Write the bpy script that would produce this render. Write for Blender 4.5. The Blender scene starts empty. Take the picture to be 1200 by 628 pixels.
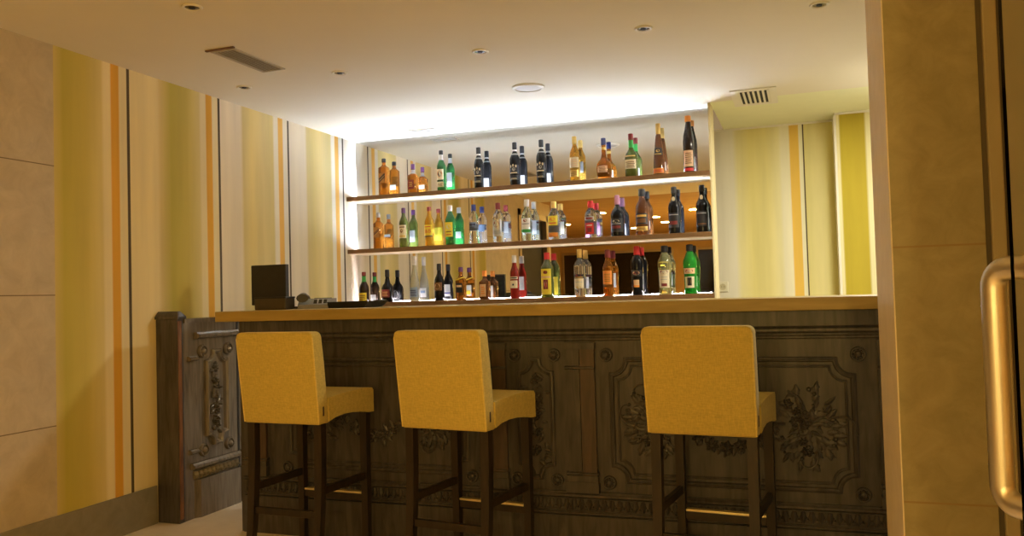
import bpy, bmesh, math, random
from mathutils import Vector, Matrix
random.seed(7)
PI = math.pi
sc = bpy.context.scene
COL = sc.collection

# ------------------------------------------------------------------ camera, world, exposure
FPX, YAW, PITCH, ROLL, EYE = 976.0, -0.33622, 0.03344, 0.02828, 1.1588
fw = Vector((math.sin(YAW)*math.cos(PITCH), math.cos(YAW)*math.cos(PITCH), math.sin(PITCH)))
r0 = Vector((math.cos(YAW), -math.sin(YAW), 0)); u0 = r0.cross(fw)
rt = math.cos(ROLL)*r0 - math.sin(ROLL)*u0
up = math.sin(ROLL)*r0 + math.cos(ROLL)*u0
cd = bpy.data.cameras.new('camera'); cam = bpy.data.objects.new('camera', cd); COL.objects.link(cam)
cd.sensor_fit = 'HORIZONTAL'; cd.sensor_width = 36; cd.lens = FPX/1200*36; cd.clip_start = 0.02
cam.matrix_world = Matrix(((rt.x, up.x, -fw.x, 0), (rt.y, up.y, -fw.y, 0), (rt.z, up.z, -fw.z, EYE), (0, 0, 0, 1)))
sc.camera = cam
sc.view_settings.view_transform = 'Standard'
sc.view_settings.look = 'None'
sc.view_settings.gamma = 1
sc.view_settings.use_curve_mapping = False
sc.view_settings.exposure = 0.0
sc.cycles.caustics_reflective = False
sc.cycles.caustics_refractive = False
w = bpy.data.worlds.new('world'); sc.world = w; w.use_nodes = True
w.node_tree.nodes['Background'].inputs[0].default_value = (1, .68, .32, 1)
w.node_tree.nodes['Background'].inputs[1].default_value = 0.30

AMBER = (1, .67, .19)
LOBBY_W = 10          # watts of each lit downlight in the lobby behind the camera
GLOBE_W = 70          # watts of each fill globe added in the lobby
LED_TOP, LED_MID, LED_LOW = 400, 440, 280
PASSAGE_W = 52
PASSFILL_W = 8

# ------------------------------------------------------------------ key dimensions (metres)
XL, H = -3.3104, 2.4063
YM, YS = 5.7937, 5.636          # mirror plane, shelf front
XE = -0.556                     # right end of the shelves
YC = 3.5284                     # counter front edge
YB = 3.590                      # carved front of the bar
ZT, ZTB = 1.12, 1.0676
S1, S2, S3 = 1.9559, 1.5491, 1.1392
XPAN = -3.17

# ------------------------------------------------------------------ materials
MATS = {}
def nodes_of(m):
    return m.node_tree.nodes, m.node_tree.links
def mat(name, col, rough=.5, metal=0., spec=.5, trans=0., ior=1.45, emit=0., ecol=None, var=.0, vscale=(8, 8, 8), bump=0., bscale=60., coat=0., alpha=1.):
    if name in MATS: return MATS[name]
    m = bpy.data.materials.new(name); m.use_nodes = True
    n, l = nodes_of(m); b = n['Principled BSDF']
    b.inputs['Base Color'].default_value = (*col, 1)
    b.inputs['Roughness'].default_value = rough; b.inputs['Metallic'].default_value = metal
    b.inputs['Specular IOR Level'].default_value = spec; b.inputs['IOR'].default_value = ior
    b.inputs['Transmission Weight'].default_value = trans; b.inputs['Coat Weight'].default_value = coat
    if emit:
        b.inputs['Emission Color'].default_value = (*(ecol or col), 1); b.inputs['Emission Strength'].default_value = emit
    tc = None
    if var > 0:
        tc = n.new('ShaderNodeTexCoord'); mp = n.new('ShaderNodeMapping'); mp.inputs['Scale'].default_value = vscale
        nz = n.new('ShaderNodeTexNoise'); nz.inputs['Scale'].default_value = 1; nz.inputs['Detail'].default_value = 5; nz.inputs['Roughness'].default_value = .6
        rp = n.new('ShaderNodeValToRGB')
        rp.color_ramp.elements[0].position = .3; rp.color_ramp.elements[1].position = .72
        rp.color_ramp.elements[0].color = (*[c*(1-var) for c in col], 1)
        rp.color_ramp.elements[1].color = (*[min(1, c*(1+var)) for c in col], 1)
        l.new(tc.outputs['Object'], mp.inputs[0]); l.new(mp.outputs[0], nz.inputs[0]); l.new(nz.outputs[0], rp.inputs[0]); l.new(rp.outputs[0], b.inputs['Base Color'])
    if bump > 0:
        tc = tc or n.new('ShaderNodeTexCoord')
        nb = n.new('ShaderNodeTexNoise'); nb.inputs['Scale'].default_value = bscale; nb.inputs['Detail'].default_value = 3
        bp = n.new('ShaderNodeBump'); bp.inputs['Strength'].default_value = bump; bp.inputs['Distance'].default_value = .004
        l.new(tc.outputs['Object'], nb.inputs[0]); l.new(nb.outputs[0], bp.inputs['Height']); l.new(bp.outputs[0], b.inputs['Normal'])
    MATS[name] = m
    return m

def stripe_mat(name, axis, start, module, stops, rough=.75):
    """hand-painted vertical stripes along one axis, repeated every module"""
    m = bpy.data.materials.new(name); m.use_nodes = True; n, l = nodes_of(m); b = n['Principled BSDF']
    b.inputs['Roughness'].default_value = rough; b.inputs['Specular IOR Level'].default_value = .2
    tc = n.new('ShaderNodeTexCoord'); sp = n.new('ShaderNodeSeparateXYZ'); l.new(tc.outputs['Object'], sp.inputs[0])
    # slight brushed waver of the edges
    mp = n.new('ShaderNodeMapping'); mp.inputs['Scale'].default_value = (9, 9, .8)
    nz = n.new('ShaderNodeTexNoise'); nz.inputs['Scale'].default_value = 1; nz.inputs['Detail'].default_value = 4
    l.new(tc.outputs['Object'], mp.inputs[0]); l.new(mp.outputs[0], nz.inputs[0])
    a = n.new('ShaderNodeMath'); a.operation = 'SUBTRACT'; a.inputs[1].default_value = start; l.new(sp.outputs[axis], a.inputs[0])
    d = n.new('ShaderNodeMath'); d.operation = 'DIVIDE'; d.inputs[1].default_value = module; l.new(a.outputs[0], d.inputs[0])
    f = n.new('ShaderNodeMath'); f.operation = 'FRACT'; l.new(d.outputs[0], f.inputs[0])
    rp = n.new('ShaderNodeValToRGB'); cr = rp.color_ramp
    while len(cr.elements) > 1: cr.elements.remove(cr.elements[-1])
    for i, (p, c) in enumerate(stops):
        e = cr.elements[0] if i == 0 else cr.elements.new(p)
        e.position = p; e.color = (*c, 1)
    l.new(f.outputs[0], rp.inputs[0])
    mr = n.new('ShaderNodeMapRange'); mr.inputs[1].default_value = .3; mr.inputs[2].default_value = .7; mr.inputs[3].default_value = .90; mr.inputs[4].default_value = 1.07
    l.new(nz.outputs[0], mr.inputs[0])
    mx = n.new('ShaderNodeMix'); mx.data_type = 'RGBA'; mx.blend_type = 'MULTIPLY'; mx.inputs[0].default_value = 1
    l.new(rp.outputs[0], mx.inputs[6]); l.new(mr.outputs[0], mx.inputs[7]); l.new(mx.outputs[2], b.inputs['Base Color'])
    return m

def stone_mat(name, c0, c1, rough=.45, joint=None, jcol=(.2, .15, .09), scale=9):
    """mottled limestone; joint = (first joint height, course height) for horizontal joints"""
    m = bpy.data.materials.new(name); m.use_nodes = True; n, l = nodes_of(m); b = n['Principled BSDF']
    b.inputs['Roughness'].default_value = rough; b.inputs['Specular IOR Level'].default_value = .3
    tc = n.new('ShaderNodeTexCoord')
    nz = n.new('ShaderNodeTexNoise'); nz.inputs['Scale'].default_value = scale; nz.inputs['Detail'].default_value = 8; nz.inputs['Roughness'].default_value = .65; nz.inputs['Distortion'].default_value = .6
    l.new(tc.outputs['Object'], nz.inputs[0])
    rp = n.new('ShaderNodeValToRGB'); rp.color_ramp.elements[0].position = .32; rp.color_ramp.elements[1].position = .68
    rp.color_ramp.elements[0].color = (*c0, 1); rp.color_ramp.elements[1].color = (*c1, 1)
    l.new(nz.outputs[0], rp.inputs[0]); out = rp.outputs[0]
    if joint:
        sp = n.new('ShaderNodeSeparateXYZ'); l.new(tc.outputs['Object'], sp.inputs[0])
        a = n.new('ShaderNodeMath'); a.operation = 'SUBTRACT'; a.inputs[1].default_value = joint[0]; l.new(sp.outputs[2], a.inputs[0])
        d = n.new('ShaderNodeMath'); d.operation = 'DIVIDE'; d.inputs[1].default_value = joint[1]; l.new(a.outputs[0], d.inputs[0])
        f = n.new('ShaderNodeMath'); f.operation = 'FRACT'; l.new(d.outputs[0], f.inputs[0])
        g = n.new('ShaderNodeMath'); g.operation = 'LESS_THAN'; g.inputs[1].default_value = .008; l.new(f.outputs[0], g.inputs[0])
        mx = n.new('ShaderNodeMix'); mx.data_type = 'RGBA'; l.new(g.outputs[0], mx.inputs[0]); l.new(out, mx.inputs[6]); mx.inputs[7].default_value = (*jcol, 1); out = mx.outputs[2]
    l.new(out, b.inputs['Base Color'])
    return m

def wood_mat(name, c0, c1, scale, rough=.4, bump=.15, spec=.5):
    m = bpy.data.materials.new(name); m.use_nodes = True; n, l = nodes_of(m); b = n['Principled BSDF']
    b.inputs['Roughness'].default_value = rough; b.inputs['Specular IOR Level'].default_value = spec
    tc = n.new('ShaderNodeTexCoord'); mp = n.new('ShaderNodeMapping'); mp.inputs['Scale'].default_value = scale
    nz = n.new('ShaderNodeTexNoise'); nz.inputs['Scale'].default_value = 1; nz.inputs['Detail'].default_value = 7; nz.inputs['Distortion'].default_value = .8
    l.new(tc.outputs['Object'], mp.inputs[0]); l.new(mp.outputs[0], nz.inputs[0])
    rp = n.new('ShaderNodeValToRGB'); rp.color_ramp.elements[0].position = .3; rp.color_ramp.elements[1].position = .7
    rp.color_ramp.elements[0].color = (*c0, 1); rp.color_ramp.elements[1].color = (*c1, 1)
    l.new(nz.outputs[0], rp.inputs[0]); l.new(rp.outputs[0], b.inputs['Base Color'])
    bp = n.new('ShaderNodeBump'); bp.inputs['Strength'].default_value = bump; bp.inputs['Distance'].default_value = .003
    l.new(nz.outputs[0], bp.inputs['Height']); l.new(bp.outputs[0], b.inputs['Normal'])
    return m

def fabric_mat(name, col):
    m = bpy.data.materials.new(name); m.use_nodes = True; n, l = nodes_of(m); b = n['Principled BSDF']
    b.inputs['Roughness'].default_value = .9; b.inputs['Specular IOR Level'].default_value = .15; b.inputs['Sheen Weight'].default_value = .15
    tc = n.new('ShaderNodeTexCoord'); hs = []
    for sclx in ((260, 60, 60), (40, 60, 300)):
        mp = n.new('ShaderNodeMapping'); mp.inputs['Scale'].default_value = sclx
        nz = n.new('ShaderNodeTexNoise'); nz.inputs['Scale'].default_value = 1; nz.inputs['Detail'].default_value = 2
        l.new(tc.outputs['Object'], mp.inputs[0]); l.new(mp.outputs[0], nz.inputs[0]); hs.append(nz)
    ad = n.new('ShaderNodeMath'); ad.operation = 'ADD'; l.new(hs[0].outputs[0], ad.inputs[0]); l.new(hs[1].outputs[0], ad.inputs[1])
    mr = n.new('ShaderNodeMapRange'); mr.inputs[1].default_value = .7; mr.inputs[2].default_value = 1.3; mr.inputs[3].default_value = .84; mr.inputs[4].default_value = 1.1
    l.new(ad.outputs[0], mr.inputs[0])
    mx = n.new('ShaderNodeMix'); mx.data_type = 'RGBA'; mx.blend_type = 'MULTIPLY'; mx.inputs[0].default_value = 1; mx.inputs[6].default_value = (*col, 1)
    l.new(mr.outputs[0], mx.inputs[7]); l.new(mx.outputs[2], b.inputs['Base Color'])
    bp = n.new('ShaderNodeBump'); bp.inputs['Strength'].default_value = .35; bp.inputs['Distance'].default_value = .0015
    l.new(ad.outputs[0], bp.inputs['Height']); l.new(bp.outputs[0], b.inputs['Normal'])
    return m

BEIGE, CREAM, YEL, YEL2, ORA, LINE = (.90, .76, .42), (.90, .78, .48), (.64, .53, .14), (.56, .48, .10), (.80, .43, .06), (.10, .075, .04)
STOPS = [(0, BEIGE), (.27, BEIGE), (.305, (.77, .62, .28)), (.42, YEL2), (.60, YEL), (.74, (.78, .65, .28)), (.765, CREAM), (.82, CREAM), (.83, ORA), (.895, ORA), (.905, CREAM), (.97, CREAM), (.976, LINE), (1, LINE)]
M_stripe_l = stripe_mat('striped panel paint', 1, 3.448, .7197, STOPS)
STOPS_LIT = [(p, {YEL: (.88, .72, .34), YEL2: (.86, .69, .28), BEIGE: (.93, .82, .62), CREAM: (.93, .85, .68), ORA: (.88, .52, .12)}.get(c, c)) for p, c in STOPS]  # same stripes, paled to paint the strip light washing the far panels
M_stripe_lit = stripe_mat('light-washed striped panels', 1, 3.448, .7197, STOPS_LIT)
M_stripe_n = stripe_mat('strong yellow panel paint', 0, .2512, .72, [(0, (.80, .72, .40)), (.035, (.80, .72, .40)), (.05, (.47, .37, .035)), (.27, (.50, .39, .04)), (.29, (.80, .74, .42)), (.6, (.80, .74, .42)), (.62, (.47, .37, .035)), (1, (.47, .37, .035))])
M_stripe_b = stripe_mat('striped panel paint at the back', 0, .0405, .7197, [(0, (.80, .75, .58)), (.27, (.82, .79, .64)), (.32, (.80, .74, .40)), (.45, (.78, .70, .28)), (.62, (.78, .70, .30)), (.74, (.80, .75, .42)), (.77, (.82, .78, .56)), (.85, (.82, .78, .56)), (.86, (.80, .52, .10)), (.945, (.80, .52, .10)), (.95, (.82, .78, .56)), (.985, (.80, .76, .5)), (.988, LINE), (1, LINE)])
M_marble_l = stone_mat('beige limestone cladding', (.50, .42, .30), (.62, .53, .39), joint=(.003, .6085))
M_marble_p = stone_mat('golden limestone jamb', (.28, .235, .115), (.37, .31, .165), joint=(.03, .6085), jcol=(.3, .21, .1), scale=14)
M_jlit = stone_mat('lit limestone reveal', (.72, .62, .46), (.80, .70, .54), scale=14)  # jamb stone made paler: light from the bar put into its colour
M_skirt = stone_mat('stone skirting', (.22, .205, .16), (.30, .275, .22))
M_floor = stone_mat('beige stone floor', (.74, .64, .54), (.86, .77, .66), rough=.3, scale=4)
M_stripe_b2 = stripe_mat('warm yellow panel paint', 0, .0405, .7197, [(0, (.74, .66, .27)), (.15, (.78, .70, .33)), (.27, (.74, .66, .25)), (1, (.74, .66, .25))])
M_ceil = mat('ceiling paint', (.82, .76, .60), rough=.9, spec=.1, var=.015, vscale=(2, 2, 2))
M_passglow = mat('yellow glow on passage ceiling', (.84, .84, .54), rough=.9, spec=.1, var=.02)  # yellow glow beyond the light cutoff, put into the ceiling colour
M_lobceil = wood_mat('warm lobby ceiling boards', (.40, .23, .07), (.50, .30, .10), (1, 12, 1), rough=.6)
M_lobwall = mat('ochre lobby wall paint', (.42, .26, .09), rough=.8, var=.06)
M_dark = wood_mat('dark carved oak', (.032, .028, .028), (.088, .078, .076), (40, 40, 5), rough=.40, bump=.25)
M_darkp = wood_mat('dark carved oak side', (.095, .078, .060), (.20, .165, .125), (40, 40, 4), rough=.22, bump=.12, spec=.8)
M_worn = wood_mat('worn reddish oak edge', (.12, .05, .02), (.26, .12, .05), (30, 30, 5), rough=.5)
M_redoak = wood_mat('reddish brown oak board', (.050, .032, .024), (.095, .062, .046), (40, 40, 5), rough=.42, bump=.2)
M_top = wood_mat('golden brown bar top', (.36, .245, .062), (.46, .32, .09), (4, 30, 30), rough=.42, bump=.08)
M_shelf = wood_mat('brown oak shelf', (.17, .085, .030), (.24, .125, .045), (4, 40, 40), rough=.5, bump=.08)
M_underlit = mat('lit shelf underside', (.80, .62, .38), rough=.6, var=.03)  # pale tone paints the strip light falling on the shelf undersides
M_leg = wood_mat('wenge stained beech', (.012, .008, .006), (.034, .022, .015), (40, 40, 6), rough=.4, bump=.1)
M_fab = fabric_mat('mustard yellow weave', (.60, .46, .115))
M_edging = fabric_mat('lighter mustard edging', (.74, .58, .17))
M_mirror = mat('mirror glass', (.90, .90, .88), rough=.0, metal=1.)
M_endp = mat('cream end panel paint', (.80, .70, .42), rough=.7, var=.02)
M_white = mat('white enamel', (.80, .755, .62), rough=.4, var=.02)
M_grille = mat('grey painted grille', (.52, .46, .34), rough=.5, var=.03)
M_black = mat('black recess', (.012, .011, .010), rough=.7, var=.2)
M_lens = mat('dim lamp reflector', (.16, .13, .09), rough=.25, metal=.7, var=.05)
M_steel = mat('brushed steel', (.70, .66, .58), rough=.36, metal=1., var=.04, vscale=(60, 60, 2))
M_bronze = mat('bronze anodised frame', (.34, .25, .13), rough=.4, metal=.5, var=.05)
M_grey = mat('grey beige door frame', (.33, .30, .21), rough=.5, var=.04)
M_gap = mat('brown shadow gap', (.10, .075, .04), rough=.7, var=.1)
M_golden = mat('golden beige frame', (.38, .31, .17), rough=.5, var=.05)
M_gdark = mat('dim grey beige panelling', (.24, .215, .15), rough=.6, var=.04)
M_glassd = mat('clear door glass', (.93, .95, .93), rough=.02, trans=1., ior=1.45)
M_nightglass = mat('dark night window glass', (.012, .010, .009), rough=.06, spec=.6, var=.1)
M_brass = mat('polished brass', (1., .84, .50), rough=.42, metal=1., var=.04)
M_tag = mat('brown woven tag', (.07, .045, .03), rough=.8, var=.1, vscale=(200, 200, 200))
M_plast = mat('black plastic', (.022, .020, .018), rough=.45, var=.15, vscale=(30, 30, 30))
M_plastb = mat('brown grey plastic', (.075, .055, .03), rough=.5, var=.1, vscale=(20, 20, 20))
M_plastg = mat('grey plastic', (.20, .185, .16), rough=.45, var=.1, vscale=(40, 40, 40))
M_screen = mat('blank screen glass', (.01, .01, .012), rough=.12, var=.1)
M_led = mat('cool white led', (1, .97, .95), emit=1)
def led_mat(name, s, col=(.87, 1, 1.28)):
    return mat(name, col, rough=.5, emit=s, ecol=col)

# ------------------------------------------------------------------ mesh helpers
def link(o, parent=None):
    COL.objects.link(o)
    if parent is not None: o.parent = parent
    return o
def obj(name, bm, mats, parent=None, smooth=38, recalc=True):
    if recalc: bmesh.ops.recalc_face_normals(bm, faces=bm.faces[:])
    if smooth:
        for f in bm.faces: f.smooth = True
        for e in bm.edges:
            if len(e.link_faces) == 2 and e.calc_face_angle(0) > math.radians(smooth): e.smooth = False
    me = bpy.data.meshes.new(name); bm.to_mesh(me); bm.free()
    for m in (mats if isinstance(mats, (list, tuple)) else [mats]): me.materials.append(m)
    return link(bpy.data.objects.new(name, me), parent)
def thing(name, label, cat, loc=(0, 0, 0), rotz=0., group=None):
    o = link(bpy.data.objects.new(name, None)); o.empty_display_size = .05
    o.location = loc; o.rotation_euler = (0, 0, rotz); return tag(o, label, cat, group)
def tag(o, label, cat, group=None):
    o['label'] = label; o['category'] = cat
    if group: o['group'] = group
    return o
def struct(o, label=None):
    o['kind'] = 'structure'
    if label: o['label'] = label
    return o
def B(): return bmesh.new()
def box(bm, lo, hi, bev=0., seg=2, mi=0):
    v = [bm.verts.new((x, y, z)) for x in (lo[0], hi[0]) for y in (lo[1], hi[1]) for z in (lo[2], hi[2])]
    fs = [bm.faces.new([v[i] for i in q]) for q in ((0, 1, 3, 2), (4, 6, 7, 5), (0, 4, 5, 1), (2, 3, 7, 6), (0, 2, 6, 4), (1, 5, 7, 3))]
    for f in fs: f.material_index = mi
    if bev > 0:
        es = list({e for f in fs for e in f.edges})
        r = bmesh.ops.bevel(bm, geom=es, offset=bev, segments=seg, profile=.5, affect='EDGES')
        for f in r['faces']: f.material_index = mi
    return fs
def loft(bm, rings, cap=True, mi=0, closed=True):
    vr = [[bm.verts.new(p) for p in r] for r in rings]
    n = len(vr[0])
    for a, b in zip(vr, vr[1:]):
        for i in range(n if closed else n-1):
            j = (i+1) % n
            f = bm.faces.new((a[i], a[j], b[j], b[i])); f.material_index = mi
    if cap and closed:
        for r, rev in ((vr[0], True), (vr[-1], False)):
            f = bm.faces.new(r[::-1] if rev else r); f.material_index = mi
    return vr
def circ(r, z, n=24, c=(0, 0)): return [(c[0]+r*math.cos(2*PI*i/n), c[1]+r*math.sin(2*PI*i/n), z) for i in range(n)]
def tube(bm, pts, r, n=12, mi=0, cap=True):
    pts = [Vector(p) for p in pts]; rings = []
    rr = r if isinstance(r, (list, tuple)) else [r]*len(pts)
    t0 = (pts[1]-pts[0]).normalized(); nx = t0.orthogonal().normalized()
    for i, p in enumerate(pts):
        t = (pts[min(i+1, len(pts)-1)]-pts[max(i-1, 0)]).normalized()
        nx = (nx-t*nx.dot(t)).normalized(); ny = t.cross(nx)
        rings.append([p+rr[i]*(math.cos(2*PI*k/n)*nx+math.sin(2*PI*k/n)*ny) for k in range(n)])
    loft(bm, rings, cap, mi)
def prism(bm, poly, a0, a1, axis, mi=0):
    """extrude a 2D polygon along an axis; poly coords are the two other axes in order"""
    def P(p, a):
        q = list(p); q.insert(axis, a); return q
    loft(bm, [[P(p, a0) for p in poly], [P(p, a1) for p in poly]], True, mi)
def bevel_sharp(bm, off, seg=2, ang=25):
    es = [e for e in bm.edges if len(e.link_faces) == 2 and e.calc_face_angle(0) > math.radians(ang)]
    bmesh.ops.bevel(bm, geom=es, offset=off, segments=seg, profile=.5, affect='EDGES')

# ------------------------------------------------------------------ carved woodwork helpers: M maps (along, height, relief) to the place
def cobj(name, bm, m, parent, M):
    o = (M(0, 0, 1)-M(0, 0, 0)).normalized()
    for f in bm.faces:
        f.normal_update()
        if f.normal.dot(o) < 0: f.normal_flip()
    return obj(name, bm, m, parent, smooth=45, recalc=False)
def sweep(bm, path, prof, M, closed=True, mi=0):
    """mitred moulding: path = 2D points, prof = (offset to the outside, relief) points"""
    n = len(path); rings = []
    for i, p in enumerate(path):
        p = Vector(p)
        a = Vector(path[i-1]) if (closed or i > 0) else None
        b = Vector(path[(i+1) % n]) if (closed or i < n-1) else None
        d1 = (p-a).normalized() if a is not None else None; d2 = (b-p).normalized() if b is not None else None
        d1 = d1 if d1 is not None else d2; d2 = d2 if d2 is not None else d1
        n1 = Vector((d1.y, -d1.x)); n2 = Vector((d2.y, -d2.x)); m = n1+n2
        m = m/max(.35, m.dot(n1)) if m.length > 1e-6 else n1
        rings.append([M(*(p+m*o), h) for o, h in prof])
    if closed: rings.append(rings[0])
    vr = [[bm.verts.new(q) for q in r] for r in rings[:-1]] if closed else [[bm.verts.new(q) for q in r] for r in rings]
    if closed: vr.append(vr[0])
    for a, b in zip(vr, vr[1:]):
        for k in range(len(prof)-1):
            bm.faces.new((a[k], a[k+1], b[k+1], b[k])).material_index = mi
    if not closed:
        for r in (vr[0], vr[-1]): bm.faces.new(r)
MOULD = [(.011, -.001), (.011, .007), (.007, .012), (.002, .013), (-.002, .009), (-.005, .009), (-.008, .005), (-.011, -.001)]
def frame_path(u0, u1, v0, v1, rn, seg=7):
    P = []
    for cu, cv, a0 in ((u0, v0, PI/2), (u1, v0, PI), (u1, v1, 1.5*PI), (u0, v1, 0)):
        # concave quarter notch around the corner, travelled so that the outline stays counter-clockwise
        arc = [(cu+rn*math.cos(a0-k*PI/2/seg), cv+rn*math.sin(a0-k*PI/2/seg)) for k in range(seg+1)]
        P += arc
    return P
def dome(bm, M, u, v, prof, n=18):
    rings = [[M(u+r*math.cos(2*PI*k/n), v+r*math.sin(2*PI*k/n), h) for k in range(n)] for r, h in prof]
    loft(bm, rings, True)
def rosette(name, M, u, v, R, m, parent):
    bm = B()
    dome(bm, M, u, v, [(R, -.001), (R, .006), (R*.9, .011), (R*.76, .011), (R*.66, .005), (R*.5, .005), (R*.46, .011), (R*.3, .016), (R*.12, .018)], 22)
    for k in range(8):
        a = 2*PI*k/8; dome(bm, M, u+.58*R*math.cos(a), v+.58*R*math.sin(a), [(R*.13, .003), (R*.1, .009), (R*.04, .011)], 8)
    return cobj(name, bm, m, parent, M)
def leaf(bm, M, u, v, ang, L, W, h, curl=.0, base=0.):
    """pointed leaf with a raised midrib, lying on the panel"""
    n = 6; ca, sa = math.cos(ang), math.sin(ang); rows = []
    for i in range(n+1):
        t = i/n; wd = W*math.sin(PI*min(1, t*.93+.07))**.8*(1-.25*t)+.0008
        s = L*t; off = curl*L*t*t; e = .45+.55*math.sin(PI*(.12+.8*t))
        row = []
        for k, q in ((-1, -.1), (-.88, .45), (-.45, .75), (0, 1.05), (.45, .75), (.88, .45), (1, -.1)):
            x = s; y = off+k*wd*(1+.22*math.sin(i*2.6))
            hh = -.001 if q < 0 else base+h*q*e
            row.append(M(u+x*ca-y*sa, v+x*sa+y*ca, hh))
        rows.append([bm.verts.new(p) for p in row])
    for a, b in zip(rows, rows[1:]):
        for k in range(6): bm.faces.new((a[k], a[k+1], b[k+1], b[k]))
def flower(bm, M, u, v, R, h, rnd):
    a0 = rnd.uniform(0, PI)
    for k in range(6): leaf(bm, M, u+.15*R*math.cos(a0+k*PI/3), v+.15*R*math.sin(a0+k*PI/3), a0+k*PI/3, R*.95, R*.38, h)
    dome(bm, M, u, v, [(R*.34, h*.2), (R*.3, h*.95), (R*.2, h*1.25), (R*.08, h*1.35)], 10)
def scroll(bm, M, u, v, ang, L, turn, r, h):
    pts = []; rr = []; a = ang; x, y = u, v; n = 16
    for i in range(n):
        pts.append(M(x, y, h*.6)); rr.append(r*(1-.6*i/n))
        a += turn*(.4+1.6*i/n)/n; x += math.cos(a)*L/n; y += math.sin(a)*L/n
    tube(bm, pts, rr, 6)
    dome(bm, M, x, y, [(r*1.3, 0), (r*1.2, h*.7), (r*.5, h)], 8)
def bouquet(bm, M, u, v, W, Hh, seed):
    rnd = random.Random(seed)
    for k in range(95):
        a = rnd.uniform(0, 2*PI); d = rnd.uniform(.02, .95)**.7*.85
        x, y = u+W*.5*d*math.cos(a), v+Hh*.5*d*math.sin(a)
        leaf(bm, M, x, y, a+rnd.uniform(-.6, .6), rnd.uniform(.030, .055), rnd.uniform(.009, .016), rnd.uniform(.004, .008), rnd.uniform(-.4, .4), rnd.uniform(0, .008))
    for k in range(11):
        a = rnd.uniform(0, 2*PI); d = rnd.uniform(0, .75)
        flower(bm, M, u+W*.5*d*math.cos(a), v+Hh*.5*d*math.sin(a), rnd.uniform(.018, .028), rnd.uniform(.011, .016), rnd)
    for k in range(4):
        a = 2*PI*k/4+rnd.uniform(-.4, .4)
        scroll(bm, M, u+W*.3*math.cos(a), v+Hh*.3*math.sin(a), a, rnd.uniform(.10, .16), rnd.choice((-1, 1))*rnd.uniform(2, 4), .006, .016)
    for k in range(14):
        a = rnd.uniform(0, 2*PI); d = rnd.uniform(.2, .9); r = rnd.uniform(.006, .010)
        dome(bm, M, u+W*.5*d*math.cos(a), v+Hh*.5*d*math.sin(a), [(r, 0), (r*.9, .012), (r*.4, .017)], 8)
def festoon(bm, M, u0, u1, v, drop, seed):
    rnd = random.Random(seed)
    for k in range(22):
        t = (k+.5)/22; x = u0+(u1-u0)*t; y = v-drop*math.sin(PI*t)+rnd.uniform(-.012, .012)
        leaf(bm, M, x, y, rnd.uniform(0, 2*PI), rnd.uniform(.03, .05), .012, .007, rnd.uniform(-.3, .3), rnd.uniform(0, .006))
    for k in range(7):
        t = (k+.5)/7; flower(bm, M, u0+(u1-u0)*t, v-drop*math.sin(PI*t), .018+.012*math.sin(PI*t), .012, rnd)
def garland(bm, M, u, v0, v1, W, seed):
    rnd = random.Random(seed); n = 30
    for k in range(n):
        t = k/(n-1); y = v1+(v0-v1)*t; wd = W*(.45+.55*abs(math.sin(t*PI*3)))*.5
        x = u+rnd.uniform(-1, 1)*wd
        leaf(bm, M, x, y, -PI/2+rnd.uniform(-1.3, 1.3), rnd.uniform(.025, .045), .010, .008, rnd.uniform(-.4, .4), rnd.uniform(0, .006))
    for k in range(5):
        t = (k+.4)/5; flower(bm, M, u+rnd.uniform(-.006, .006), v1+(v0-v1)*t, .020, .014, rnd)
    for k in range(14):
        t = rnd.random(); dome(bm, M, u+rnd.uniform(-.4, .4)*W, v1+(v0-v1)*t, [(.006, 0), (.006, .012), (.003, .017)], 8)
def frieze(name, M, u0, u1, v0, v1, m, parent):
    """strip of repeated upright acanthus leaves"""
    bm = B(); n = max(1, int((u1-u0)/.034)); st = (u1-u0)/n; hh = v1-v0
    for k in range(n):
        u = u0+(k+.5)*st
        leaf(bm, M, u, v1-.002, -PI/2, hh*.95, st*.42, .012)
        dome(bm, M, u+st*.5, v0+hh*.3, [(st*.16, 0), (st*.13, .008), (st*.05, .010)], 8)
    sweep(bm, [(u0, v0), (u1, v0), (u1, v1), (u0, v1)], [(0, -.001), (0, .004), (-.004, .004), (-.004, -.001)], M)
    return cobj(name, bm, m, parent, M)
def rail(bm, M, u0, u1, v, h, d, mi=0):
    """horizontal moulding bar centred on height v"""
    prof = [(-h/2, -.001), (-h/2, d*.6), (-h*.25, d), (h*.1, d), (h*.25, d*.7), (h/2, d*.55), (h/2, -.001)]
    loft(bm, [[M(u0, v+o, e) for o, e in prof], [M(u1, v+o, e) for o, e in prof]], True, mi)
def mbox(bm, M, u0, u1, v0, v1, h0, h1, mi=0):
    loft(bm, [[M(u0, v0, h), M(u1, v0, h), M(u1, v1, h), M(u0, v1, h)] for h in (h0, h1)], True, mi)

# ================================================================== THE ROOM
bm = B(); box(bm, (-6.2, -6.2, -.1), (2.7, 7.0, 0)); struct(obj('floor', bm, M_floor))
# ceiling: white plaster over the bar, yellow glow painted over the passage, timber boards over the lobby
bm = B()
box(bm, (XL-.1, .9, H), (2.7, YS, H+.12), mi=0)
box(bm, (XL-.1, YS, H), (XE+.012, YM+.06, H+.12), mi=0)
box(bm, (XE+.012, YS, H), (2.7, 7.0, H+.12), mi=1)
box(bm, (-6.2, -6.2, H), (2.7, .9, H+.12), mi=2)
struct(obj('ceiling', bm, [M_ceil, M_passglow, M_lobceil], smooth=0))
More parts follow.
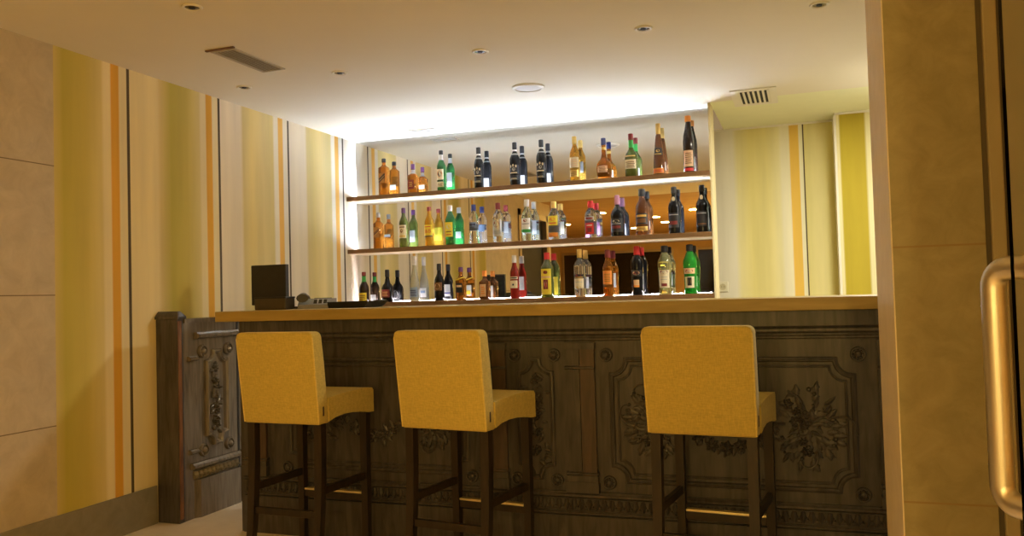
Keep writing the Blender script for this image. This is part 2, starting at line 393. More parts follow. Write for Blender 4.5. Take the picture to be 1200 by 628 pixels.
# left wall: limestone cladding at the front, painted striped panels towards the bar
bm = B()
box(bm, (XL-.12, 1.84, 0), (XL, 2.977, H), mi=1)
box(bm, (XL-.12, 2.977, 0), (XL, 4.163, H), mi=0)
box(bm, (XL-.12, 4.163, 0), (XL, 7.0, H), mi=2)
box(bm, (XL-.12, .60, 2.2), (XL, 1.84, H), mi=1)
box(bm, (XL-.12, .45, 0), (XL, .60, H), mi=1)
struct(obj('wall_left', bm, [M_stripe_l, M_marble_l, M_stripe_lit], smooth=0))
# dark doorway in the left wall nearer than the photograph's edge (seen in the mirror)
bm = B(); box(bm, (XL-.09, .60, 0), (XL-.05, 1.84, 2.2)); d = struct(obj('door_2', bm, M_black, smooth=0), 'dark doorway in the left wall seen in the mirror')
bm = B()
for y in (.64, 1.80): box(bm, (XL-.05, y-.04, 0), (XL+.015, y+.04, 2.24))
box(bm, (XL-.05, .60, 2.16), (XL+.015, 1.84, 2.24)); obj('door_frame', bm, M_bronze, d, smooth=0)
bm = B(); box(bm, (XL, 1.88, 0), (XL+.012, 3.600, .20), .003); struct(obj('baseboard_left', bm, M_skirt, smooth=0))
# lobby walls behind the camera
bm = B(); box(bm, (-6.2, -6.2, 0), (2.7, -6.08, H)); struct(obj('wall_rear', bm, M_lobwall, smooth=0))
bm = B(); box(bm, (-6.2, -6.08, 0), (-6.08, .45, H)); box(bm, (-6.08, .45, 0), (XL-.12, .57, H)); struct(obj('wall_lobby', bm, M_lobwall, smooth=0))
bm = B(); box(bm, (2.58, -6.08, 0), (2.7, 7.0, H)); struct(obj('wall_right', bm, M_lobwall, smooth=0))
for i, (a, b) in enumerate(((-5.0, -2.56), (-2.1, .2), (.66, 2.3))):
    bm = B()
    for s in (a, b-.05): box(bm, (s, -6.085, .1), (s+.05, -6.05, 2.06), .004)
    for z in (.1, 2.01): box(bm, (a+.05, -6.085, z), (b-.05, -6.05, z+.05), .004)
    wn = struct(obj('window_%d' % (i+1), bm, M_bronze, smooth=0))
    bm = B(); box(bm, (a+.05, -6.079, .15), (b-.05, -6.065, 2.01)); obj('pane', bm, M_nightglass, wn, smooth=0)
bm = B(); box(bm, (-5.6, -6.08, 2.19), (2.5, -6.055, 2.225), .004); struct(obj('trim_3', bm, M_bronze, smooth=0))
# back: wall behind the mirror, and the deeper passage wall with its nearer return at right
bm = B(); box(bm, (XL, YM+.008, 0), (XE-.004, YM+.05, H)); struct(obj('wall_back', bm, M_endp, smooth=0))
bm = B()
box(bm, (XL, 6.645, 0), (.0406, 6.72, H)); box(bm, (.0406, 6.645, 0), (.251, 6.72, H), mi=2); box(bm, (.251, 6.40, 0), (2.58, 6.72, H), mi=1)
struct(obj('wall_passage', bm, [M_stripe_b, M_stripe_n, M_stripe_b2], smooth=0))
bm = B(); box(bm, (-.70, 6.632, H-.014), (.251, 6.6455, H), .002); box(bm, (.251, 6.388, H-.014), (1.2, 6.4005, H), .002); box(bm, (.244, 6.395, 0), (.262, 6.6455, H-.014), .003)
struct(obj('trim_1', bm, M_white, smooth=0))
# end board closing the mirror niche
bm = B(); box(bm, (XE-.003, YS+.002, 0), (XE+.012, YM+.052, H), .002); struct(obj('trim_2', bm, M_endp, smooth=0))
# stone jamb of the opening at right, with the wall it belongs to
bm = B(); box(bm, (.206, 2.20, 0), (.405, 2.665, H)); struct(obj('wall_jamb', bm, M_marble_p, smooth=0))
bm = B(); box(bm, (.203, 2.203, 0), (.2062, 2.667, H)); struct(obj('jamb_lit_side', bm, M_jlit, smooth=0))  # thin sheet carrying the painted light on the jamb's side
# fixed door frame beside the jamb
bm = B()
box(bm, (.405, 2.203, 0), (.417, 2.66, H), mi=1)
box(bm, (.417, 2.19, 0), (.447, 2.60, H), .003, mi=0)
box(bm, (.447, 2.199, 0), (.457, 2.60, H), mi=1)
box(bm, (.457, 2.202, 0), (.520, 2.60, H), .003, mi=2)
box(bm, (.520, 2.26, 0), (2.58, 2.60, H), mi=3)
struct(obj('trim_4', bm, [M_golden, M_gap, M_grey, M_gdark], smooth=0))

# glass door leaf standing open, with its tubular pull handle
hx, hy, hr = .2645, 1.40, .0172
px = Vector((.585, -.811, 0)); leafd = Vector((.811, .585, 0))
mount = Vector((hx, hy, 0))+px*.085
dr = struct(thing('door_1', 'frameless glass door leaf standing open at right with steel pull handle', 'door'))
del dr['category']
e0 = mount-leafd*.055; e1 = mount+leafd*.80; nn = px*.003
bm = B(); loft(bm, [[e0-nn+Vector((0, 0, z)), e1-nn+Vector((0, 0, z)), e1+nn+Vector((0, 0, z)), e0+nn+Vector((0, 0, z))] for z in (.02, 2.12)])
obj('glass_leaf', bm, M_glassd, dr, smooth=0)
bm = B()
zt, zb, rb = 1.179, .835, .028
pts = [mount+Vector((0, 0, zt))]
c = Vector((hx, hy, zt))+px*rb
pts += [c+Vector((0, 0, 0))]
for k in range(1, 9):
    a = k*PI/16; pts.append(Vector((hx, hy, zt-rb))+px*(rb-rb*math.sin(a))+Vector((0, 0, rb*math.cos(a))))
for k in range(9):
    a = k*PI/16; pts.append(Vector((hx, hy, zb+rb))+px*(rb-rb*math.cos(a))-Vector((0, 0, rb*math.sin(a))))
pts += [mount+Vector((0, 0, zb))]
tube(bm, pts, hr, 20)
hd = obj('door_handle', bm, M_steel, dr, smooth=60)
bm = B()
for z in (zt-.055, zb+.055): loft(bm, [circ(hr+.0006, z-.0012, 20, (hx, hy)), circ(hr+.0006, z+.0012, 20, (hx, hy))])
obj('joint_ring', bm, M_steel, hd)
bm = B()
for z in (zt, zb):
    tube(bm, [mount-px*.006+Vector((0, 0, z)), mount-px*.016+Vector((0, 0, z))], .026, 20)
obj('mounting_collar', bm, M_steel, hd)
bm = B(); tube(bm, [e1-leafd*.06+Vector((0, 0, .0)), e1-leafd*.06+Vector((0, 0, .02))], .05, 16); obj('floor_pivot', bm, M_steel, dr)

# ------------------------------------------------------------------ mirror, shelves, light strips
bm = B(); box(bm, (XL+.002, YM, .02), (XE-.006, YM+.006, H-.002))
tag(obj('wall_mirror', bm, M_mirror, smooth=0), 'full height mirror behind the bottle shelves', 'mirror')
def shelf(z, label, strength, dots):
    bm = B(); box(bm, (XL+.002, YS, z-.031), (XE-.006, YM-.002, z), .002); box(bm, (XL+.003, YS+.003, z-.034), (XE-.007, YM-.003, z-.0305), mi=1)  # second slab holds the painted light under the shelf
    tag(obj('bottle_shelf', bm, [M_shelf, M_underlit], smooth=0), label[0], 'shelf', 'brown shelves on the mirror')
    t = thing('led_strip', label[1], 'light strip', (0, 0, z), group='light strips on the shelves')
    bm = B(); box(bm, (XL+.02, YM-.024, 0), (XE-.02, YM-.006, .003))
    for y in (() if dots else (YM-.024, YM-.008)): box(bm, (XL+.02, y, .003), (XE-.02, y+.002, .0045))
    obj('channel', bm, M_white, t, smooth=0)
    bm = B()
    if dots:
        k = XL+.03
        while k < XE-.03: box(bm, (k, YM-.019, .0032), (k+.014, YM-.011, .0050)); k += .033
    else:
        box(bm, (XL+.03, YM-.021, .0032), (XE-.03, YM-.009, .0036))
    obj('diode_row', bm, led_mat('led %g' % strength, strength, (1, .93, 1.0) if dots else (.87, 1, 1.28)), t, smooth=0)
shelf(S1, ('brown wooden shelf, topmost of the three on the mirror', 'white light strip glowing at the back of the top bottle shelf'), LED_TOP, False)
shelf(S2, ('brown wooden shelf, middle of the three on the mirror', 'white light strip glowing at the back of the middle bottle shelf'), LED_MID, False)
shelf(S3, ('brown wooden shelf, lowest of the three, just behind the counter', 'dotted white light strip at the back of the lowest bottle shelf'), LED_LOW, True)

# ------------------------------------------------------------------ ceiling fittings
def downlight(x, y, label, lit=False, r=.043):
    t = thing('ceiling_downlight', label, 'downlight', (x, y, H), group='recessed ceiling downlights')
    bm = B(); n = 28
    loft(bm, [circ(r, -.0002, n), circ(r*1.0, -.004, n), circ(r*.9, -.007, n), circ(r*.74, -.006, n), circ(r*.70, -.001, n)], cap=False)
    obj('rim', bm, M_white, t)
    if lit:
        bm = B(); loft(bm, [circ(r*.7, -.0015, n), circ(r*.68, -.003, n)]); obj('lamp', bm, led_mat('lit amber lamp', 14, (1, .72, .38)), t)
        ld = bpy.data.lights.new('downlight', 'AREA'); ld.shape = 'DISK'; ld.size = .16; ld.energy = LOBBY_W; ld.color = AMBER
        lo = link(bpy.data.objects.new('light', ld), t); lo.location = (0, 0, -.02)
    else:
        bm = B(); loft(bm, [circ(r*.72, -.0012, n), circ(r*.60, -.0040, n), circ(r*.30, -.0040, n)]); obj('reflector', bm, M_lens, t)
        bm = B(); loft(bm, [circ(r*.34, -.0042, 16), circ(r*.26, -.0075, 16)]); obj('bulb', bm, M_black, t)
for x, y, lb in ((-2.374, 2.825, 'unlit recessed downlight nearest the upper left corner, before the long vent'),
                 (-2.353, 3.965, 'unlit recessed downlight just right of the long vent end'),
                 (-3.004, 4.001, 'unlit recessed downlight between long vent and striped left wall'),
                 (-1.507, 3.919, 'unlit recessed downlight in front of the round ceiling speaker'),
                 (-.670, 3.898, 'unlit recessed downlight right of the round ceiling speaker'),
                 (.111, 3.892, 'unlit recessed downlight farthest right, close to the stone jamb')):
    downlight(x, y, lb)
LIT = [(-3.0, -4.2, 'lit downlight over the lobby beside the rear wall'), (-2.27, -2.1, 'lit downlight in the lobby ceiling, middle row left'),
       (-2.27, -3.22, 'lit downlight in the lobby ceiling, second from the rear wall'), (-1.52, -1.21, 'lit downlight in the lobby ceiling behind the camera'),
       (-3.92, -2.58, 'lit downlight at the far left of the lobby ceiling'), (.0, -1.2, 'lit downlight straight behind the camera'),
       (-.6, -3.2, 'lit downlight in the middle of the lobby'), (1.4, -1.6, 'lit downlight at the right of the lobby'), (-2.9, -.9, 'lit downlight by the left wall end in the lobby')]
for x, y, lb in LIT: downlight(x, y, lb, True, .05)
downlight(.52, 4.95, 'lit downlight over the right end of the bar, hidden by the jamb', True, .05)
for o in bpy.data.objects:
    if o.type == 'LIGHT' and o.parent and o.parent.location.y > 4.5:
        o.data = o.data.copy(); o.data.energy = PASSAGE_W; o.data.color = (1, .96, .80); o.data.size = .3

# fill globes added in the lobby, out of view behind the camera
for x, y, lb in ((-.75, -1.3, 'added fill globe behind the camera at left'), (.35, -2.3, 'added fill globe straight behind the camera'), (1.5, -.9, 'added fill globe at the right of the lobby')):
    t = thing('fill_globe', lb, 'lamp', (x, y, 0), group='added fill globes in the lobby')
    bm = B(); loft(bm, [circ(.14, 0), circ(.14, .012), circ(.03, .02)]); obj('base', bm, M_steel, t)
    bm = B(); tube(bm, [(0, 0, .02), (0, 0, 1.38)], .011, 12); obj('pole', bm, M_steel, t)
    bm = B(); bmesh.ops.create_uvsphere(bm, u_segments=24, v_segments=14, radius=.08, matrix=Matrix.Translation((0, 0, 1.45)))
    gm = led_mat('amber fill globe', GLOBE_W/(4*PI*.08*.08*PI), AMBER); obj('globe', bm, gm, t, smooth=80)
t = thing('passage_fill', 'small white fill globe added unseen over the passage end of the bar', 'lamp', (.76, 5.30, H))  # hidden globe added to brighten the passage
bm = B(); loft(bm, [circ(.05, -.0002), circ(.05, -.015), circ(.01, -.022)]); obj('ceiling_rose', bm, M_white, t)
bm = B(); tube(bm, [(0, 0, -.02), (0, 0, -.40)], .003, 8); obj('cord', bm, M_white, t)
bm = B(); bmesh.ops.create_uvsphere(bm, u_segments=24, v_segments=14, radius=.07, matrix=Matrix.Translation((0, 0, -.46)))
obj('globe', bm, led_mat('white fill globe', PASSFILL_W/(4*PI*.07*.07*PI), (1, .97, .84)), t, smooth=80)
t = thing('ceiling_speaker', 'round white speaker grille in the ceiling above the bar', 'speaker', (-1.514, 4.718, H))
bm = B(); n = 36
loft(bm, [circ(.098, -.0002, n), circ(.098, -.006, n), circ(.090, -.012, n), circ(.080, -.012, n), circ(.078, -.008, n)], cap=False); obj('rim', bm, M_white, t)
bm = B(); loft(bm, [circ(.079, -.007, n), circ(.05, -.0105, n), circ(.012, -.0118, n)]); obj('grille', bm, mat('speaker mesh', (.60, .56, .46), rough=.6, var=.1, vscale=(300, 300, 300)), t)

# long linear vent
t = thing('ceiling_vent', 'long narrow linear vent in the ceiling above the left passage', 'vent', (-2.645, 3.57, H), -.02)
bm = B()
for s in (-1, 1): box(bm, (s*.066-.006, -.2, -.006), (s*.066+.006, .2, 0), .001)
for s in (-1, 1): box(bm, (-.072, s*.2-.006, -.006), (.072, s*.2+.006, 0), .001)
obj('frame', bm, M_grille, t, smooth=0)
bm = B()
for k in range(6):
    x = -.05+k*.02; prism(bm, [(x-.006, -.001), (x+.003, -.006), (x+.006, -.006), (x-.003, -.001)], -.194, .194, 1)
obj('slats', bm, M_grille, t, smooth=0)
bm = B(); box(bm, (-.06, -.194, -.0014), (.06, .194, -.0004)); obj('duct', bm, mat('dim duct', (.36, .31, .20), rough=.8, var=.1), t, smooth=0)
bm = B(); box(bm, (-.085, -.232, -.007), (.085, -.218, 0), .001); obj('end_bar', bm, mat('brown end bar', (.16, .09, .05), rough=.6, var=.1), t, smooth=0)
# square vent by the passage
t = thing('ceiling_vent', 'square white vent with black slots in the ceiling near the passage', 'vent', (-.256, 5.61, H))
bm = B()
for s in (-1, 1): box(bm, (s*.118-.022, -.245, -.006), (s*.118+.022, .225, 0), .001)
for s in (-1, 1): box(bm, (-.096, s*.21-.035, -.006), (.096, s*.21+.015, 0), .001)
obj('frame', bm, M_white, t, smooth=0)
bm = B()
for k in range(7): box(bm, (-.097+k*.0297, -.175, -.005), (-.083+k*.0297, .175, -.001))
obj('slats', bm, M_white, t, smooth=0)
bm = B(); box(bm, (-.096, -.175, -.0012), (.096, .195, -.0004)); obj('duct', bm, M_black, t, smooth=0)
# small slot vent in the bright part of the ceiling
t = thing('ceiling_vent', 'small white slot vent in the brightly lit ceiling over the shelves at left', 'vent', (-2.62, 5.60, H))
bm = B()
for y in (-.045, .0, .045): box(bm, (-.10, y-.008, -.005), (.10, y+.008, 0), .001)
for x in (-.1, .1): box(bm, (x-.006, -.053, -.005), (x+.006, .053, 0), .001)
obj('frame', bm, M_white, t, smooth=0)
bm = B(); box(bm, (-.094, -.037, -.0016), (.094, .037, -.0004)); obj('duct', bm, mat('grey duct', (.25, .24, .23), rough=.8, var=.1), t, smooth=0)

# wall socket in the passage
t = thing('wall_socket', 'cream electrical socket low on the pale passage wall beside the shelves', 'socket', (-.592, 6.645, 1.183))
bm = B(); box(bm, (-.04, -.010, -.04), (.04, 0, .04), .004); obj('face_plate', bm, mat('cream plastic', (.78, .74, .55), rough=.4, var=.02), t, smooth=0)
bm = B(); n = 24
loft(bm, [[(r*math.cos(2*PI*k/n), y, r*math.sin(2*PI*k/n)) for k in range(n)] for r, y in ((.024, -.0095), (.024, -.0125), (.020, -.0125), (.019, -.0102))], cap=True)
obj('insert', bm, mat('shaded cream plastic', (.60, .54, .34), rough=.4, var=.02), t)
bm = B()
for s in (-1, 1): loft(bm, [[(s*.009+.0028*math.cos(2*PI*k/10), y, .0028*math.sin(2*PI*k/10)) for k in range(10)] for y in (-.0100, -.0108)])
obj('pin_holes', bm, M_black, t)

# ================================================================== THE BAR
XB0, XB1 = -2.72, .80
M = lambda u, v, h: Vector((u, YB-h, v))
bar = thing('bar_counter', 'long dark carved oak bar front with moulded panels under the golden top', 'bar counter', (0, 0, 0))
bm = B(); box(bm, (XB0, YB, 0), (XB1, YB+.45, ZTB)); obj('body', bm, M_dark, bar, smooth=0)
bm = B()
mbox(bm, M, XB0-.012, XB1, 1.005, ZTB-.001, -.001, .022); rail(bm, M, XB0-.012, XB1, .990, .030, .020); rail(bm, M, XB0-.006, XB1, .960, .016, .010)
obj('cornice', bm, M_dark, bar)
for u in (-2.655, -1.362, -.947, .33):
    bm = B()
    mbox(bm, M, u-.066, u-.003, .335, .945, -.001, .014); mbox(bm, M, u+.001, u+.066, .335, .945, -.001, .018, 1)
    mbox(bm, M, u-.070, u+.070, .915, .945, -.001, .024); rail(bm, M, u-.068, u+.068, .835, .018, .024)
    mbox(bm, M, u-.070, u+.070, .335, .362, -.001, .026); mbox(bm, M, u-.074, u+.074, .288, .335, -.001, .030); rail(bm, M, u-.072, u+.072, .372, .014, .024)
    bevel_sharp(bm, .002, 1)
    obj('pilaster', bm, [M_dark, M_redoak], bar)
def wide_panel(u0, u1, seed):
    """rosette centres at u0 and u1"""
    bm = B(); sweep(bm, frame_path(u0+.022, u1-.022, .345, .868, .066), MOULD, M)
    sweep(bm, frame_path(u0+.050, u1-.050, .373, .840, .060), [(o*.5, h*.5) for o, h in MOULD], M)
    cobj('panel_moulding', bm, M_dark, bar, M)
    for u in (u0, u1):
        for v in (.889, .334): rosette('rosette', M, u, v, .030, M_dark, bar)
    c = (u0+u1)/2; bm = B()
    bouquet(bm, M, u0+.20, .60, .24, .32, seed); cobj('floral_carving', bm, M_dark, bar, M)
    bm = B(); bouquet(bm, M, u1-.195, .595, .30, .34, seed+1); cobj('floral_carving', bm, M_dark, bar, M)
    bm = B(); festoon(bm, M, u0+.30, u1-.32, .60, .10, seed+2); cobj('festoon_carving', bm, M_dark, bar, M)
wide_panel(-2.471, -1.475, 11)
wide_panel(-.830, .193, 31)
bm = B(); sweep(bm, frame_path(-1.236, -1.082, .345, .868, .060), MOULD, M); cobj('panel_moulding', bm, M_dark, bar, M)
for u in (-1.254, -1.066):
    for v in (.889, .334): rosette('rosette', M, u, v, .029, M_dark, bar)
bm = B(); garland(bm, M, -1.159, .42, .81, .10, 5); cobj('garland_carving', bm, M_dark, bar, M)
bm = B(); rail(bm, M, XB0-.006, XB1, .276, .026, .022); rail(bm, M, XB0-.006, XB1, .196, .014, .014); obj('lower_moulding', bm, M_dark, bar)
frieze('leaf_frieze', M, XB0, XB1, .205, .258, M_dark, bar)
bm = B(); mbox(bm, M, XB0-.012, XB1, 0, .185, -.001, .014)
for u in (-1.74, -.80, .22): mbox(bm, M, u-.004, u+.004, .004, .18, .012, .0155)
obj('plinth', bm, M_dark, bar, smooth=0)
bm = B(); box(bm, (XB0-.028, YB-.006, 0), (XB0, YB+.05, ZTB)); obj('corner_post', bm, M_dark, bar, smooth=0)

bm = B(); box(bm, (-2.853, YC, ZTB), (XB1, 4.16, ZT), .003)
tag(obj('countertop', bm, M_top, smooth=0), 'golden brown slab top running along the carved bar', 'bar top')

t = thing('under_counter_fill', 'slim warm fill light added under the left overhang of the bar top', 'light strip', (-2.80, 3.90, ZTB))  # added out of sight to brighten the floor and wainscot
bm = B(); box(bm, (-.012, -.22, -.008), (.012, .22, -.0005), .001); obj('housing', bm, M_grille, t, smooth=0)
bm = B(); box(bm, (-.006, -.21, -.0088), (.006, .21, -.0079)); obj('diffuser', bm, led_mat('warm under counter glow', 75, (1, .80, .50)), t, smooth=0)

# carved wainscot against the left wall, end post towards the room
wp = thing('carved_wainscot', 'dark carved panelling with square end post standing against the striped left wall', 'wall panelling', (0, 0, 0))
N = lambda u, v, h: Vector((XPAN+h, u, v))
YP0, YP1 = 3.612, 4.95
bm = B(); box(bm, (XL+.002, YP0+.02, 0), (XPAN, YP1, 1.085)); obj('body', bm, M_darkp, wp, smooth=0)
bm = B()
box(bm, (XL+.002, YP0, 0), (XPAN+.004, YP0+.045, 1.085), .003, mi=0)
box(bm, (XPAN+.0035, YP0+.004, .02), (XPAN+.007, YP0+.030, 1.075), .003, mi=1)
# cap
a, b = (XL+.002, YP0-.008), (XPAN+.016, YP0+.058)
loft(bm, [[(a[0], a[1], z), (b[0], a[1], z), (b[0], b[1], z), (a[0], b[1], z)] for z in (1.085, 1.098)])
i = .022
loft(bm, [[(a[0]+j*.2, a[1]+j, z), (b[0]-j, a[1]+j, z), (b[0]-j, b[1]-j, z), (a[0]+j*.2, b[1]-j, z)] for z, j in ((1.098, 0), (1.127, i))])
obj('end_post', bm, [M_dark, M_worn], wp, smooth=0)
bm = B(); mbox(bm, N, YP0+.05, YP1, 1.062, 1.085, -.001, .012); rail(bm, N, 3.745, 4.098, .990, .036, .036); rail(bm, N, 4.125, YP1, .990, .036, .036); obj('cornice', bm, M_darkp, wp)
bm = B(); sweep(bm, frame_path(3.836, 3.996, .385, .893, .056), [(o*1.25, h*2.0) for o, h in MOULD], N); cobj('panel_moulding', bm, M_darkp, wp, N)
for u in (3.804, 4.021):
    for v in (.902, .357): rosette('rosette', lambda a, b, h: N(a, b, h*1.7), u, v, .036, M_darkp, wp)
bm = B(); garland(bm, lambda a, b, h: N(a, b, h*1.6), 3.912, .45, .83, .085, 8); cobj('garland_carving', bm, mat('polished dark carving', (.10, .085, .066), rough=.16, var=.2), wp, N)
for v in (.866, .362):
    for u0, u1 in ((3.688, 3.752), (4.13, YP1-.05)):
        bm = B(); rail(bm, N, u0, u1, v, .026, .028); obj('cut_moulding', bm, M_darkp, wp)
bm = B(); mbox(bm, N, 4.104, 4.118, 0, 1.06, -.001, .003); obj('panel_joint', bm, M_black, wp, smooth=0)
bm = B(); rail(bm, N, 3.70, 4.10, .283, .034, .036); rail(bm, N, 4.122, YP1, .283, .034, .036); obj('lower_moulding', bm, M_darkp, wp)
frieze('leaf_frieze', lambda a, b, h: N(a, b, h*1.8), 3.725, 4.10, .212, .256, mat('lighter brown oak', (.22, .19, .14), rough=.3, var=.25, vscale=(40, 40, 40)), wp)  # frieze in a lighter oak tone than the panelling
bm = B()
loft(bm, [[N(3.73+j, 0, h), N(4.10, 0, h), N(4.10, .205, h), N(3.73+j, .205, h)] for h, j in ((-.001, 0), (.022, .03))]); mbox(bm, N, 4.122, YP1, 0, .205, -.001, .022)
obj('plinth', bm, M_darkp, wp, smooth=0)

# ------------------------------------------------------------------ bar stools
def make_stool(name, label):
    t = thing(name, label, 'bar stool', group='mustard bar stools along the bar')
    zb, zt, lean, th, wb, wt = .632, 1.031, .047, .078, .398, .405
    bm = B()
    def yr(z): return -lean*(z-zb)/(zt-zb)
    rings = []
    for z, f in ((zb, 1), (zb+.13, 1), (zb+.27, 1), (zt, .92)):
        wv = wb+(wt-wb)*(z-zb)/(zt-zb); y = yr(z)
        rings.append([(-wv/2, y, z), (wv/2, y, z), (wv/2, y+th*f, z), (-wv/2, y+th*f, z)])
    loft(bm, rings)
    top = [e for e in bm.edges if all(abs(v.co.z-zt) < 1e-5 for v in e.verts) and abs(e.verts[0].co.x-e.verts[1].co.x) < 1e-5]
    bmesh.ops.bevel(bm, geom=top, offset=.024, segments=4, profile=.5, affect='EDGES')
    bevel_sharp(bm, .011, 3, 30)
    obj('backrest', bm, M_fab, t)
    bm = B()
    prof = [(th-.012, .640), (.12, .652), (.18, .657), (.25, .655), (.32, .647), (.38, .637), (.426, .634), (.426, .735), (.415, .7475), (.34, .752), (.22, .751), (.12, .746), (th-.012, .742)]
    prism(bm, prof, -.2035, .2035, 0); bevel_sharp(bm, .010, 3, 40)
    obj('seat', bm, M_fab, t)
    for s in (-1, 1):
        bm = B(); pts = [(s*.2035, y, z+.001) for y, z in [(.426, .740), (.41, .7475), (.34, .752), (.22, .751), (.12, .746), (th, .742)]]
        tube(bm, [(p[0]-s*.006, p[1], p[2]-.004) for p in pts], .0035, 6)
        obj('piping', bm, M_fab, t)
    bm = B(); o = [(-.199, yr(.64), .640), (-.2015, yr(.84), .84), (-.2025, yr(1.0)+.001, 1.003), (-.193, yr(1.02)+.002, 1.024), (-.178, yr(1.028)+.003, 1.0285), (0, yr(1.03)+.003, 1.030), (.178, yr(1.028)+.003, 1.0285), (.193, yr(1.02)+.002, 1.024), (.2025, yr(1.0)+.001, 1.003), (.2015, yr(.84), .84), (.199, yr(.64), .640)]
    tube(bm, [(x*.985, y+.0045, z-.003) for x, y, z in o], .004, 8); obj('back_edging', bm, M_edging, t)  # slightly lighter cord along the outline of the back
    bm = B(); box(bm, (.197, .026, .668), (.2010, .036, .708), .001); obj('maker_tag', bm, M_tag, t, smooth=0)
    for s in (-1, 1):
        bm = B(); R = []
        for z, y, hw in ((.640, .036, .0185), (.50, .036, .0185), (.34, .030, .018), (.18, .016, .0165), (.0, -.012, .0145)):
            x = s*.176; R.append([(x-hw, y-hw, z), (x+hw, y-hw, z), (x+hw, y+hw, z), (x-hw, y+hw, z)])
        loft(bm, R); bevel_sharp(bm, .0025, 1, 50); obj('leg', bm, M_leg, t)
        bm = B(); R = []
        for z, hw in ((.650, .0185), (.0, .0150)):
            x = s*.178; R.append([(x-hw, .385-hw, z), (x+hw, .385-hw, z), (x+hw, .385+hw, z), (x-hw, .385+hw, z)])
        loft(bm, R); bevel_sharp(bm, .0025, 1, 50); obj('leg', bm, M_leg, t)
        bm = B(); box(bm, (s*.177-.010, .045, .328), (s*.177+.010, .370, .360), .002); obj('stretcher', bm, M_leg, t, smooth=0)
    bm = B(); box(bm, (-.160, .014, .232), (.160, .034, .262), .002); obj('stretcher', bm, M_leg, t, smooth=0)
    bm = B(); box(bm, (-.161, .374, .226), (.161, .398, .258), .002); fr = obj('foot_rail', bm, M_leg, t, smooth=0)
    bm = B(); box(bm, (-.160, .370, .2575), (.160, .401, .2675), .002); obj('brass_plate', bm, M_brass, fr, smooth=0)
    return t
def dup(root):
    r = root.copy(); COL.objects.link(r)
    for ch in root.children:
        c = ch.copy(); COL.objects.link(c); c.parent = r
        for g in ch.children:
            d = g.copy(); COL.objects.link(d); d.parent = c
    return r
st = make_stool('bar_stool', 'mustard fabric bar stool nearest the carved left panelling')
spots = [(-2.161, 3.090, .055, 'mustard fabric bar stool nearest the carved left panelling'),
         (-1.378, 3.055, .144, 'mustard fabric bar stool in the middle of the three'),
         (-.372, 3.092, .108, 'mustard fabric bar stool nearest the stone jamb, seen squarely from behind')]
for i, (x, y, a, lb) in enumerate(spots):
    o = st if i == 0 else dup(st)
    o.location = (x, y, 0); o.rotation_euler = (0, 0, -a); o['label'] = lb

# ------------------------------------------------------------------ things on the bar top
t = thing('till_screen', 'small dark till screen seen from behind at the left end of the bar top', 'screen', (-2.84, 3.985, ZT))
bm = B(); box(bm, (-.116, -.016, .026), (.114, .016, .252), .004); obj('housing', bm, M_plast, t, smooth=0)
bm = B(); box(bm, (-.104, .0155, .038), (.102, .0175, .240)); obj('display', bm, M_screen, t, smooth=0)
bm = B(); box(bm, (-.03, -.010, .006), (.03, .012, .060), .003); obj('neck', bm, M_plast, t, smooth=0)
bm = B(); box(bm, (-.07, -.01, 0), (.07, .10, .010), .003); obj('foot', bm, M_plast, t, smooth=0)
for z in (.095, .18):
    bm = B(); box(bm, (-.1175, -.006, z), (-.113, .006, z+.012), .001); obj('side_button', bm, M_plast, t, smooth=0)
t = thing('receipt_printer', 'low brown grey box in front of the dark till screen', 'printer', (-2.742, 3.885, ZT))
bm = B(); box(bm, (-.100, -.045, 0), (.100, .045, .064), .006); obj('case', bm, M_plastb, t, smooth=0)
bm = B(); box(bm, (-.100, -.046, .060), (.102, .046, .070), .003); obj('lid', bm, M_plast, t, smooth=0)
bm = B(); box(bm, (-.05, -.02, .0698), (.05, -.012, .0712)); obj('paper_slot', bm, M_black, t, smooth=0)

t = thing('desk_phone', 'grey desk telephone with handset lying on the bar top', 'telephone', (-2.515, 3.955, ZT), .52)
bm = B(); prism(bm, [(-.09, 0), (.09, 0), (.09, .052), (.05, .055), (-.09, .022)], -.10, .10, 0); bevel_sharp(bm, .004, 2); obj('base', bm, M_plastg, t)
def zk(y): return .022+(y+.09)*.033/.14
bm = B()
for r in range(4):
    for c in range(3):
        x, y = -.01+c*.026, -.06+r*.022; z = zk(y); box(bm, (x-.009, y-.006, z-.001), (x+.009, y+.006, z+.004), .001)
obj('keypad', bm, M_plast, t, smooth=0)
bm = B(); box(bm, (-.02, .05, .050), (.075, .082, .0575), .001); obj('display', bm, M_screen, t, smooth=0)
bm = B()
R = []
for k in range(15):
    s = k/14; y = -.095+.19*s; e = max(0, abs(s-.5)*2-.55)/.45
    cz = .060+.010*(1-(2*s-1)**2); hw = .021+.011*e; hh = .014+.009*e
    R.append([(-.075+hw*math.cos(q), y, cz-.006*e+hh*math.sin(q)+.004) for q in [2*PI*m/12 for m in range(12)]])
loft(bm, R); obj('handset', bm, M_plast, t)
bm = B(); pts = []
for k in range(150):
    s = k/149; a = PI*(.5+1.2*s); cx, cy = -.098+.024*math.cos(a), .0+.06*math.sin(a)
    q = s*2*PI*24; pts.append((cx+.005*math.cos(q), cy, .008+.005*math.sin(q)))
tube(bm, pts, .0022, 6); obj('coiled_cord', bm, M_plast, t)

